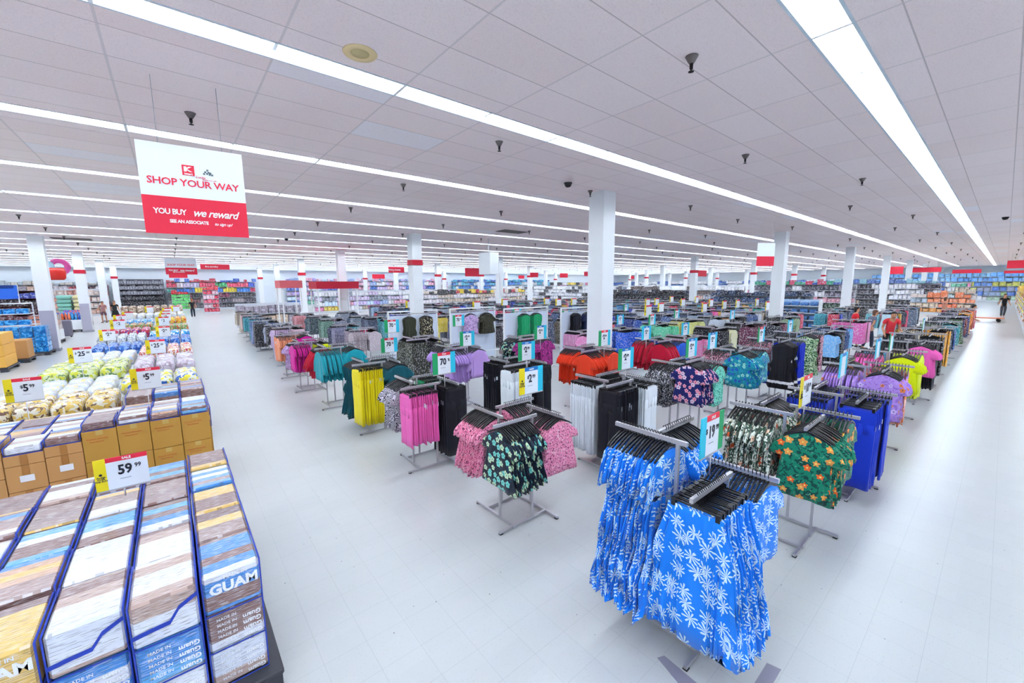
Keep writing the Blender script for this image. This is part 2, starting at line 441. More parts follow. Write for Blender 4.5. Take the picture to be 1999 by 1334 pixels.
# right-hand signs face down the aisle
VP = -pi/2
for q, (px, py, w, h) in enumerate([(1748, 528, 1.3, .8), (1809, 527, 2.2, .5), (1887, 530, 2.0, .38), (1982, 531, 1.6, .3), (1992, 516, 1.3, .6)]):
    red_sign(px, py, 3.75 if q in (2, 3) else 4.0, w, h, '', ['red department sign hanging beyond the fourth right pillar', 'long red department sign with a white board below', 'long red sign hanging before the right far wall', 'low red sign at the right edge', 'red banner at the right edge above the low one'][q], VP)
x, y = 10.6, 4.6
o = banner(0, 0, 3.28, 4.05, *W(1478, 495, 3.7), W(1478, 495, 3.7)[0]+.55, W(1478, 495, 3.7)[1]-.35, 'small white and red reward banner seen edge-on beside the second pillar', 0)

# red canopy of the jewellery counter
x, y = 6.1, 24.0
o = empty('counter_canopy', (x, y, 0), 0, 'red fascia canopy over a display counter beyond the left racks', 'display kiosk')
MB().box(0, 0, 2.55, 2.3, 1.6, 2.95).build('fascia', deep_red, o)
for a, b in ((.05, .05), (2.15, .05), (.05, 1.5), (2.15, 1.5)): MB().box(a, b, 0, a+.07, b+.07, 2.55).build('post', white, o)
MB().box(.2, .5, 0, 2.1, .9, 1.0).build('counter', white, o)
o = empty('counter_canopy', (1.9, 27.5, 0), 0, 'pale red fascia canopy left of the bright red one', 'display kiosk')
MB().box(3.1, 0, 2.6, 4.3, 1.6, 3.05).build('fascia', mat('pale_red', 'e06a72', .5), o)
for a, b in ((3.15, .05), (4.18, .05), (3.15, 1.5), (4.18, 1.5)): MB().box(a, b, 0, a+.07, b+.07, 2.6).build('post', white, o)

# ------------------------------------------------------------------ fabrics
def cloth_base(name, rough=.75):
    t = NT(name); t.b.inputs['Roughness'].default_value = rough; t.b.inputs['Specular IOR Level'].default_value = .25
    t.b.inputs['Sheen Weight'].default_value = .15
    v, x, y, z = t.objxyz()
    u = t.ma('ADD', x, t.ma('MULTIPLY', y, 1.3)); return t, v, x, y, z, u
def cell(t, u, z, sc, rnd=1.0):
    p = t.n('ShaderNodeCombineXYZ', {0: t.ma('MULTIPLY', u, sc), 1: t.ma('MULTIPLY', z, sc), 2: 0.0})
    vo = t.n('ShaderNodeTexVoronoi', {'Vector': p.outputs[0], 'Scale': 1.0, 'Randomness': rnd}, voronoi_dimensions='2D')
    d = t.n('ShaderNodeVectorMath', {0: p.outputs[0], 1: vo.outputs['Position']}, operation='SUBTRACT')
    sp = t.n('ShaderNodeSeparateXYZ', {0: d.outputs[0]})
    r = t.n('ShaderNodeVectorMath', {0: d.outputs[0]}, operation='LENGTH').outputs['Value']
    a = t.ma('ARCTAN2', sp.outputs[1], sp.outputs[0])
    cs = t.n('ShaderNodeSeparateColor', {0: vo.outputs['Color']})
    return r, a, cs.outputs[0], cs.outputs[1], sp.outputs[0], sp.outputs[1]
def palm(name, base, leaf, sc=8.6, dark=None):
    t, v, x, y, z, u = cloth_base(name)
    r, a, c1, c2, dx, dy = cell(t, u, z, sc, .75)
    s = t.ma('MULTIPLY_ADD', t.ma('SINE', t.ma('ADD', t.ma('MULTIPLY', a, 9.0), t.ma('MULTIPLY', c1, 6.0))), .5, .5)
    k = t.ma('MULTIPLY', t.ma('GREATER_THAN', s, t.ma('MULTIPLY_ADD', r, 1.5, .12)), t.ma('LESS_THAN', r, t.ma('MULTIPLY_ADD', t.ma('SINE', t.ma('ADD', t.ma('MULTIPLY', a, 2.0), c2)), .07, .46)))
    tr = t.ma('MULTIPLY', t.ma('LESS_THAN', t.ma('ABSOLUTE', t.ma('ADD', dx, t.ma('MULTIPLY', dy, .15))), .035), t.ma('MULTIPLY', t.ma('LESS_THAN', dy, 0.0), t.ma('GREATER_THAN', dy, -.6)))
    c = t.mix(t.ma('MAXIMUM', k, tr), lin(base), lin(leaf))
    t.link(c, 'Base Color'); return t.m
def floral(name, base, pet, pet2, eye, sc=11, size=.33, leaf=None, rnd=1.0):
    t, v, x, y, z, u = cloth_base(name)
    c = lin(base)
    if leaf:
        for lf, th, s2 in leaf:
            no = t.n('ShaderNodeTexNoise', {'Vector': v, 'Scale': float(s2), 'Detail': 2.0, 'Distortion': 1.6})
            c = t.mix(t.ma('GREATER_THAN', no.outputs[0], th), c, lin(lf))
    r, a, c1, c2, dx, dy = cell(t, u, z, sc, rnd)
    rad = t.ma('MULTIPLY_ADD', t.ma('SINE', t.ma('MULTIPLY', a, 5.0)), .06, t.ma('MULTIPLY_ADD', c2, .12, size-.06))
    k = t.ma('LESS_THAN', r, rad)
    if leaf: k = t.ma('MULTIPLY', k, t.ma('GREATER_THAN', c1, .35))
    pc = t.mix(t.ma('GREATER_THAN', c1, .6), lin(pet), lin(pet2))
    pc = t.mix(t.ma('LESS_THAN', r, size*.28), pc, lin(eye))
    t.link(t.mix(k, c, pc), 'Base Color'); return t.m
def speck(name, base, cols, sc=45, det=1.0):
    t, v, x, y, z, u = cloth_base(name); c = lin(base)
    for i, (col, th) in enumerate(cols):
        w = t.n('ShaderNodeVectorMath', {0: v, 1: (i*3.1, i*1.7, i*2.3)}, operation='ADD')
        no = t.n('ShaderNodeTexNoise', {'Vector': w.outputs[0], 'Scale': float(sc), 'Detail': det, 'Distortion': .6})
        c = t.mix(t.ma('GREATER_THAN', no.outputs[0], th), c, lin(col))
    t.link(c, 'Base Color'); return t.m
def stripes(name, a, b, per=.03, diag=.0, ax='z', a2=None):
    t, v, x, y, z, u = cloth_base(name)
    q = z if ax == 'z' else u
    no = t.n('ShaderNodeTexNoise', {'Vector': v, 'Scale': 4.0})
    q = t.ma('ADD', q, t.ma('MULTIPLY', t.ma('ADD', u, no.outputs[0]), diag))
    f = t.ma('FRACT', t.ma('DIVIDE', q, per)); c = t.mix(t.ma('GREATER_THAN', f, .5), lin(a), lin(b))
    if a2:
        g = t.ma('FRACT', t.ma('DIVIDE', u, per)); c = t.mix(t.ma('MULTIPLY', t.ma('GREATER_THAN', g, .5), .6), c, lin(a2))
    t.link(c, 'Base Color'); return t.m
def plain(name, col):
    t, v, x, y, z, u = cloth_base(name)
    no = t.n('ShaderNodeTexNoise', {'Vector': v, 'Scale': 60.0}); c2 = [k*.88 for k in lin(col)[:3]]+[1]
    t.link(t.mix(no.outputs[0], lin(col), tuple(c2)), 'Base Color'); return t.m
def hem_stripe(name, base, st, zlo, zhi):
    t = NT(name); tc = t.n('ShaderNodeTexCoord'); z = t.n('ShaderNodeSeparateXYZ', {0: tc.outputs['Object']}).outputs[2]
    t.b.inputs['Roughness'].default_value = .75
    k = t.ma('MULTIPLY', t.ma('GREATER_THAN', z, zlo), t.ma('LESS_THAN', z, zhi))
    t.link(t.mix(k, lin(base), lin(st)), 'Base Color'); return t.m
def attr_mat(name, rough=.7, nz=40.0, amt=.25):
    t = NT(name); a = t.n('ShaderNodeAttribute', attribute_name='Col')
    tc = t.n('ShaderNodeTexCoord'); no = t.n('ShaderNodeTexNoise', {'Vector': tc.outputs['Object'], 'Scale': nz, 'Detail': 1.0})
    k = t.ma('MULTIPLY', t.ma('GREATER_THAN', no.outputs[0], .55), amt)
    t.link(t.mix(k, a.outputs['Color'], (.9, .9, .92, 1)), 'Base Color'); t.b.inputs['Roughness'].default_value = rough
    return t.m
FAB = {
 'palm': lambda: palm('blue_palm_print', '1484f4', 'd8f2ff'),
 'darkfloral': lambda: floral('dark_teal_floral', '101c30', '7fd8cc', 'cfe6c0', '2a9a9a', 13, .40, [('16384a', .6, 14)]),
 'pinkfloral': lambda: speck('pink_ditsy_print', 'f08cb0', [('7a1f52', .585), ('f8c4d4', .62)], 55),
 'pink': lambda: plain('pink_jersey', 'f768bd'), 'pale_pink': lambda: plain('pale_pink_jersey', 'f59bc8'),
 'yellow': lambda: plain('yellow_jersey', 'f7e200'), 'lime': lambda: plain('lime_jersey', 'e3f000'),
 'green': lambda: plain('green_jersey', '17a368'), 'mint': lambda: plain('mint_jersey', '5fd6a8'),
 'teal': lambda: plain('teal_jersey', '1aa5b5'), 'dteal': lambda: plain('dark_teal_jersey', '0e5868'),
 'black': lambda: plain('black_jersey', '0d0d1c'), 'white': lambda: plain('white_jersey', 'eef4fb'),
 'lav': lambda: plain('lavender_jersey', 'c9a4ec'), 'red': lambda: plain('red_knit', 'c80a34'), 'orange': lambda: plain('orange_red_jersey', 'f5401c'),
 'purple': lambda: plain('purple_jersey', '7b46c0'), 'royal': lambda: plain('royal_blue_jersey', '1238c8'), 'blue': lambda: plain('blue_jersey', '1b62e0'),
 'lblue': lambda: plain('light_blue_jersey', '78b8ee'), 'sky': lambda: plain('cyan_jersey', '28a8e8'), 'magenta': lambda: plain('magenta_jersey', 'e010a0'), 'peach': lambda: plain('peach_jersey', 'f8a078'),
 'navy': lambda: plain('navy_jersey', '14204a'), 'olive': lambda: plain('olive_jersey', '3e4234'), 'grey': lambda: plain('grey_jersey', '8e93a4'), 'denim': lambda: plain('denim', '4a6ca0'),
 'mustard': lambda: plain('mustard_jersey', 'f5ae28'), 'cream': lambda: plain('cream_jersey', 'e8e4b8'), 'plum': lambda: plain('plum_jersey', '6e1e48'), 'bpink': lambda: plain('bright_pink_jersey', 'fa3f78'),
 'stripe': lambda: stripes('black_and_white_wave_stripe', 'e9e4f2', '2b2838', .028, .6),
 'mstripe': lambda: stripes('mustard_and_white_stripe', 'f5a828', 'fbeedd', .05, 0, 'u'),
 'plaid': lambda: stripes('teal_and_pink_plaid', '2b7fae', 'd58fc4', .11, 0, 'z', '1d4f8c'),
 'olfloral': lambda: speck('black_and_cream_floral', '17171c', [('cfc3a0', .56)], 24, 2.0),
 'bwfloral': lambda: speck('black_and_white_ditsy', '26242e', [('e6e4ee', .55)], 48),
 'magprint': lambda: speck('magenta_and_black_print', 'c23a9e', [('40103c', .56)], 42),
 'navyfloral': lambda: floral('navy_rose_floral', '1c2168', 'f3a3bc', 'e8d3e6', 'b0304c', 11, .36),
 'mintprint': lambda: speck('mint_dotted_print', '7be6cc', [('0e7d70', .57)], 42),
 'tropical': lambda: floral('cream_tropical_leaf', 'e9eee2', 'd85a2c', 'f0ccb0', 'a03020', 8, .20, [('3a5a48', .50, 16), ('101c20', .60, 24)]),
 'greentrop': lambda: floral('green_hibiscus_print', '0f8468', 'f5692c', 'f0a050', 'f8e070', 9, .26, [('064a44', .52, 15), ('5aa88a', .64, 20)]),
 'tealfloral': lambda: floral('teal_floral', '1c9cb4', '2a62c8', 'a0e8d8', '0f3a80', 13, .36, [('17708e', .55, 18)]),
 'paisley': lambda: floral('orange_lilac_paisley', 'f2c2b0', 'e8702c', 'b07cd8', '2e2450', 8, .34, [('e87a34', .52, 11), ('b48ae0', .62, 15)]),
 'liloprint': lambda: floral('lilac_paisley', 'b890e2', 'e88a40', 'd8c0f0', '3e3070', 9, .24, [('9a70d0', .55, 14)]),
 'greenwhite': lambda: speck('green_and_white_floral', 'd6ecc8', [('1d5a3c', .5), ('9ccc88', .62)], 32, 2.0),
 'pinkblack': lambda: speck('rose_and_black_floral', 'e8a0b8', [('302030', .52), ('f4dce4', .63)], 32, 2.0),
 'lilprint': lambda: speck('lilac_and_grey_print', 'd8b8e4', [('8c6ca8', .55)], 36),
 'blackband': lambda: hem_stripe('black_knit_white_hem', '0c0c1a', 'f2f2f6', -.98, -.92),
 'royalband': lambda: hem_stripe('royal_knit_white_hem', '1232c0', 'f2f2f6', -.98, -.92),
 'leopard': lambda: speck('olive_leopard', '4a4838', [('14140f', .53)], 50),
}
_fc = {}
def fab(k):
    if k not in _fc: _fc[k] = FAB[k]()
    return _fc[k]

# ------------------------------------------------------------------ garments (hang from the bar at local origin; wide along X, thin along Y)
FOLD = [0, 90.0]
def ring(w, t, z, n=22, rip=.0, ph=0, k=7, cx=0, cy=0):
    r = []; am, fq = FOLD[0]*min(1, rip*2.2), FOLD[1]
    for i in range(n):
        a = 2*pi*i/n; c_, s_ = cos(a), sin(a)
        sx = math.copysign(abs(c_)**.6, c_); sy = math.copysign(abs(s_)**.8, s_)
        q = 1+rip*sin(k*a+ph)
        r.append((cx+w*sx*(1+rip*.3*sin(k*a+ph)), cy+t*sy*q+am*sin((cx+w*sx)*fq+ph*3), z+rip*.03*sin(2*a+ph)))
    return r
def body(m, prof, th, rip, seed, n=22, fold=.008, fq=95.0):
    n = n*2; rnd = random.Random(seed); ph = rnd.random()*6; FOLD[0], FOLD[1] = fold, fq*rnd.uniform(.85, 1.15)
    L = prof[-1][1]
    rs = []
    for i, (w, z) in enumerate(prof):
        f = i/(len(prof)-1); rs.append(ring(w, th*(.55+.45*min(1, f*3)), z, n, rip*f, ph+f*.8, 7, 0, rnd.uniform(-.003, .003)))
    m.rings(rs); FOLD[0] = 0
def top_mesh(seed, wid=.215, L=.66, sleeve=.2, flare=1.0, th=.014, sw=.075):
    m = MB(); z0 = -.095
    pr = [(.055, z0), (wid*.72, z0-.035), (wid*.93, z0-.07), (wid*.93, z0-.16), (wid*.92*(1+(flare-1)*.3), z0-L*.42), (wid*.95*(1+(flare-1)*.6), z0-L*.65), (wid*flare, z0-L*.86), (wid*1.02*flare, z0-L)]
    body(m, pr, th, .35, seed)
    rnd = random.Random(seed+5)
    if sleeve:
        for s in (-1, 1):
            rs = []
            for i in range(5):
                f = i/4; x = s*(wid*.66+(.12+.88*f)*sleeve*.30+.03*min(1, f*3)); z = z0-.055-f*sleeve*.92
                rs.append(ring(sw*(.42+.75*min(1, f*1.8)), th*.95, z-.01, 12, .25*f, rnd.random()*6, 4, x))
            m.rings(rs)
    return m
def dress_mesh(seed, wid=.2, L=1.2, ruffle=True, hem=.33, th=.013):
    m = MB(); z0 = -.095
    pr = [(.06, z0), (wid*.8, z0-.04), (wid*.98, z0-.08), (wid*.9, z0-.2), (wid*.8, z0-.36), (wid*1.0, z0-.5), (hem*.75, z0-L*.6), (hem*.88, z0-L*.78), (hem*.96, z0-L*.92), (hem, z0-L)]
    body(m, pr, th, .5, seed, 44, .024, 100)
    if ruffle:
        pr = [(wid*.7, z0-.03), (wid*1.08, z0-.08), (wid*1.22, z0-.2), (wid*1.3, z0-.33)]; body(m, pr, th*1.15, .6, seed+2, 26, .014, 70)
    return m
def skirt_mesh(seed, wid=.19, L=.95, hem=.32, th=.013):
    m = MB(); z0 = -.11
    pr = [(wid, z0), (wid*1.0, z0-.05), (wid*1.05, z0-.12), (hem*.8, z0-L*.35), (hem*.9, z0-L*.6), (hem*.97, z0-L*.82), (hem, z0-L)]
    body(m, pr, th, .55, seed, 50, .03, 105); return m
def trouser_mesh(seed, wid=.175, L=1.0, th=.014, gap=True):
    m = MB(); z0 = -.11; rnd = random.Random(seed)
    body(m, [(wid, z0), (wid*1.0, z0-.03), (wid*1.02, z0-.12), (wid*.98, z0-.22), (wid*.8, z0-.30)], th, .3, seed, 20, .012, 80)
    for s in (-1, 1):
        pr = []
        rs = []
        for i in range(6):
            f = i/5; w = wid*(.54-.03*f); rs.append(ring(w, th*(.98+.1*f), z0-.17-f*(L-.17), 14, .22*f+.05, seed+i, 4, s*wid*.5, rnd.uniform(-.002, .002)))
        m.rings(rs)
    return m
def tank_mesh(seed, wid=.19, L=.7, th=.013, flare=1.1):
    m = MB(); z0 = -.12
    for s in (-1, 1): m.box(s*wid*.62-.02, -.008, z0-.12, s*wid*.62+.02, .008, z0+.03)
    body(m, [(wid*.8, z0-.09), (wid*.88, z0-.13), (wid*.95, z0-.22), (wid*(1+flare)/2, z0-L*.6), (wid*flare, z0-L)], th, .4, seed); return m
KIND = {'top': ('top', 'top', lambda s: top_mesh(s)), 'long': ('tunic', 'blouse', lambda s: top_mesh(s, L=.85, flare=1.1)),
 'sweater': ('sweater', 'sweater', lambda s: top_mesh(s, .22, .62, .42, 1, .018, .06)), 'blouse': ('blouse', 'blouse', lambda s: top_mesh(s, .215, .62, .2, 1.15, .015, .09)),
 'dress': ('dress', 'dress', lambda s: dress_mesh(s)), 'sheath': ('dress', 'dress', lambda s: dress_mesh(s, .2, .98, False, .23)),
 'skirt': ('skirt', 'skirt', lambda s: skirt_mesh(s)), 'trousers': ('trousers', 'trousers', lambda s: trouser_mesh(s)), 'strousers': ('trousers', 'trousers', lambda s: trouser_mesh(s, .17, .72)),
 'shorts': ('shorts', 'shorts', lambda s: trouser_mesh(s, .18, .45)), 'tank': ('tank_top', 'top', lambda s: tank_mesh(s)), 'gather': ('ruffled_blouse', 'blouse', lambda s: top_mesh(s, .2, .6, .16, 1.35, .016, .08))}
CLIP = ('skirt', 'trousers', 'strousers', 'shorts')
_gm = {}
def gmesh(kind, fk, v):
    k = (kind, fk, v)
    if k not in _gm: _gm[k] = KIND[kind][2](v*17+3).mesh(KIND[kind][0], fab(fk))
    return _gm[k]
def hanger_mesh(clip):
    m = MB(); r = .0035
    hook = [(.014*cos(t), 0, .003+.014*sin(t)) for t in [pi*q/6 for q in range(-1, 8)]]
    hook = [(x, 0, z) for x, _, z in hook][::-1]
    m.tube([(.012, 0, -.008)]+[(p[0], 0, p[2]) for p in hook[::-1]][0:0]+[(.016*cos(a), 0, .002+.016*sin(a)) for a in (-.4, .2, .8, 1.57, 2.3, 3.0)], r, 5)
    m.tube([(.0148, 0, -.004), (.008, 0, -.025), (0, 0, -.035), (0, 0, -.06)], r*1.1, 5)
    if clip:
        m.box(-.165, -.004, -.09, .165, .004, -.078); m.box(-.02, -.004, -.09, .02, .004, -.055)
        for s in (-1, 1): m.box(s*.15-.014, -.011, -.125, s*.15+.014, .011, -.075)
    else:
        for s in (-1, 1):
            vs = []
            for x, z, h in ((0, -.052, .018), (.05, -.065, .02), (.13, -.098, .018), (.195, -.138, .012)):
                vs += [(s*x, -.006, z), (s*x, .006, z), (s*x, .006, z-h), (s*x, -.006, z-h)]
            m.rings([vs[i*4:i*4+4] for i in range(4)], smooth=False)
    return m.mesh('hanger', black)
HG = {False: hanger_mesh(False), True: hanger_mesh(True)}
tagm = MB().box(-.016, -.003, -.05, .016, -.001, .01).mesh('price_tag', card_w)

def arm_frame(T, arm):
    """pinwheel rack arms: F runs -X, L runs +Y, R runs -Y, B runs +X.  returns position along the arm and the garment rotation"""
    o = .26
    return {'F': (lambda s: (-s, -o), pi/2), 'L': (lambda s: (-o, s), 0), 'R': (lambda s: (o, -s), pi), 'B': (lambda s: (s, o), -pi/2)}[arm]

# ---- rack (four arms on a pinwheel base)
def rack_parts():
    P = {}
    m = MB(); b = .0125
    P['base_bar'] = MB().box(-.25-b, -.27, .012, -.25+b, .45, .037).mesh('base_bar', steel)      # runs along Y on the -X side
    P['foot'] = MB().box(-.25-b-.004, .41, 0, -.25+b+.004, .45, .012).mesh('rubber_foot', blackm)
    P['arm'] = MB().box(-.012, -.09, -.032, .012, .52, 0).mesh('arm', steel)
    return P
RP = rack_parts()
_pm = {}
def post(h):
    h = round(h, 2)
    if h not in _pm: _pm[h] = MB().box(-.0125, -.0125, .03, .0125, .0125, h).mesh('post', steel)
    return _pm[h]
ROT = {'L': 0, 'B': -pi/2, 'R': pi, 'F': pi/2}
def rack(x, y, rz, hs, lab, parts=True):
    o = empty('garment_rack', (x, y, 0), rz, lab, 'clothes rack')
    for a, r in ROT.items():
        h = hs[a]
        if parts:
            for k, nm in (('base_bar', 'base_bar'), ('foot', 'rubber_foot')): 
                q = link(nm, RP[k], o); q.rotation_euler.z = r
        c_, s_ = cos(r), sin(r)
        q = link('post', post(h-.012), o); px_, py_ = -.26, -.02; q.location = (px_*c_-py_*s_, px_*s_+py_*c_, 0)
        q = link('arm', RP['arm'], o); px_, py_ = -.26, 0.0; q.location = (px_*c_-py_*s_, px_*s_+py_*c_, h); q.rotation_euler.z = r
    return o
FARB = {}        # merged far garments: kind -> MB
def far_builder(kind):
    k = {'top': 'tops', 'long': 'tops', 'sweater': 'tops', 'blouse': 'tops', 'gather': 'tops', 'tank': 'tops', 'dress': 'dresses', 'sheath': 'dresses', 'skirt': 'skirts'}.get(kind, 'trousers')
    if k not in FARB: FARB[k] = MB()
    return FARB[k]
GN = {}
def fill(root, arm, kind, fk, h, n, lab, group, near=True, s0=.03, s1=.47, tags=True):
    f, rz = arm_frame(None, arm); name, cat, _ = KIND[kind]; rnd = random.Random(hash((root.location.x, arm)) % 9999 if False else int(root.location.x*37+root.location.y*91)+ord(arm))
    R0 = root.rotation_euler.z; c_, s_ = cos(R0), sin(R0)
    for i in range(n):
        s = s0+(s1-s0)*(i+.5)/n+rnd.uniform(-.002, .002)
        x, y = f(s); X = root.location.x+x*c_-y*s_; Y = root.location.y+x*s_+y*c_
        v = rnd.randrange(3)
        o = link(name, gmesh(kind, fk, v), None, (X, Y, h+.003)); o.rotation_euler.z = rz+R0+rnd.uniform(-.08, .08); o.scale = (1+rnd.uniform(-.05, .04), 1, 1+rnd.uniform(-.035, .025))
        tag(o, lab, cat, group)
        hg = link('hanger', HG[kind in CLIP], o)
        if tags and rnd.random() < .6:
            tg = link('price_tag', tagm, o); sd = rnd.choice((-1, 1)); z_ = {'trousers': -.3, 'skirt': -.26, 'strousers': -.25}.get(kind, -.42)
            tg.location = (sd*(.16+rnd.uniform(-.01, .02)), -.022, z_+rnd.uniform(-.02, .02))
            tg.rotation_euler.z = rnd.uniform(-.4, .4)
def rcol(k):
    return {'palm':'3a90ea','darkfloral':'1c3a48','pinkfloral':'d878a0','pink':'f768bd'}.get(k, 'a0a0a0')
def far_arm(X, Y, arm, kind, col, h, n, R0=0, var=.1):
    """low-detail garments for the merged far racks"""
    f, rz = arm_frame(None, arm); m = far_builder(kind); rnd = random
    Ls = {'top': .64, 'blouse': .64, 'sweater': .62, 'gather': .6, 'tank': .7, 'long': .85, 'dress': 1.1, 'sheath': .98, 'skirt': .9, 'trousers': 1.0, 'strousers': .72, 'shorts': .45}[kind]
    clip = kind in CLIP; base = lin(col) if isinstance(col, str) else col
    for i in range(n):
        s = .03+.46*(i+.5)/n; x, y = f(s); X_, Y_ = X+x, Y+y; c_, s_ = cos(rz), sin(rz)
        th = .46/n*.46; w = .2 if not clip else .17; g = 1+rnd.uniform(-var, var)
        T_ = lambda px, py, pz: (X_+px*c_-py*s_, Y_+px*s_+py*c_, h+pz)
        m.col = (min(base[0]*g, 1), min(base[1]*g, 1), min(base[2]*g, 1), 1); m.m = 0
        z0 = -.10; hem = w*{'dress': 1.5, 'skirt': 1.6, 'gather': 1.3}.get(kind, 1.06)
        if clip: prof = [(w, th*.6, z0), (w*1.05, th, z0-.15), (hem, th, z0-Ls)]
        elif kind == 'tank': prof = [(w*.7, th*.5, z0-.04), (w*.95, th, z0-.2), (hem, th, z0-Ls)]
        else: prof = [(.06, th*.5, z0), (w*.95, th*.8, z0-.07), (w*1.2, th*.9, z0-.24), (w*.98, th, z0-.27), (hem, th, z0-Ls)]
        j = rnd.uniform(-.006, .006)
        m.rings([[T_(-a, -b*.6, z), T_(0, -b-abs(j), z), T_(a, -b*.6, z), T_(a, b*.6, z+j), T_(0, b, z), T_(-a, b*.6, z)] for a, b, z in prof], smooth=False)
        m.m = 1; m.col = (.004, .004, .006, 1)
        if clip: m.add([T_(-.16, 0, -.09), T_(.16, 0, -.09), T_(.16, 0, -.07), T_(0, .004, -.03), T_(-.16, 0, -.07)], [(0, 1, 2, 3, 4)])
        else: m.add([T_(-.19, -.004, -.13), T_(0, -.004, -.075), T_(.19, -.004, -.13), T_(0, .004, -.045)], [(0, 1, 3), (1, 2, 3), (0, 3, 1), (1, 3, 2)])
        m.tube([T_(0, 0, -.05), T_(.012, 0, -.01), T_(0, 0, .014)], .004, 3, False)

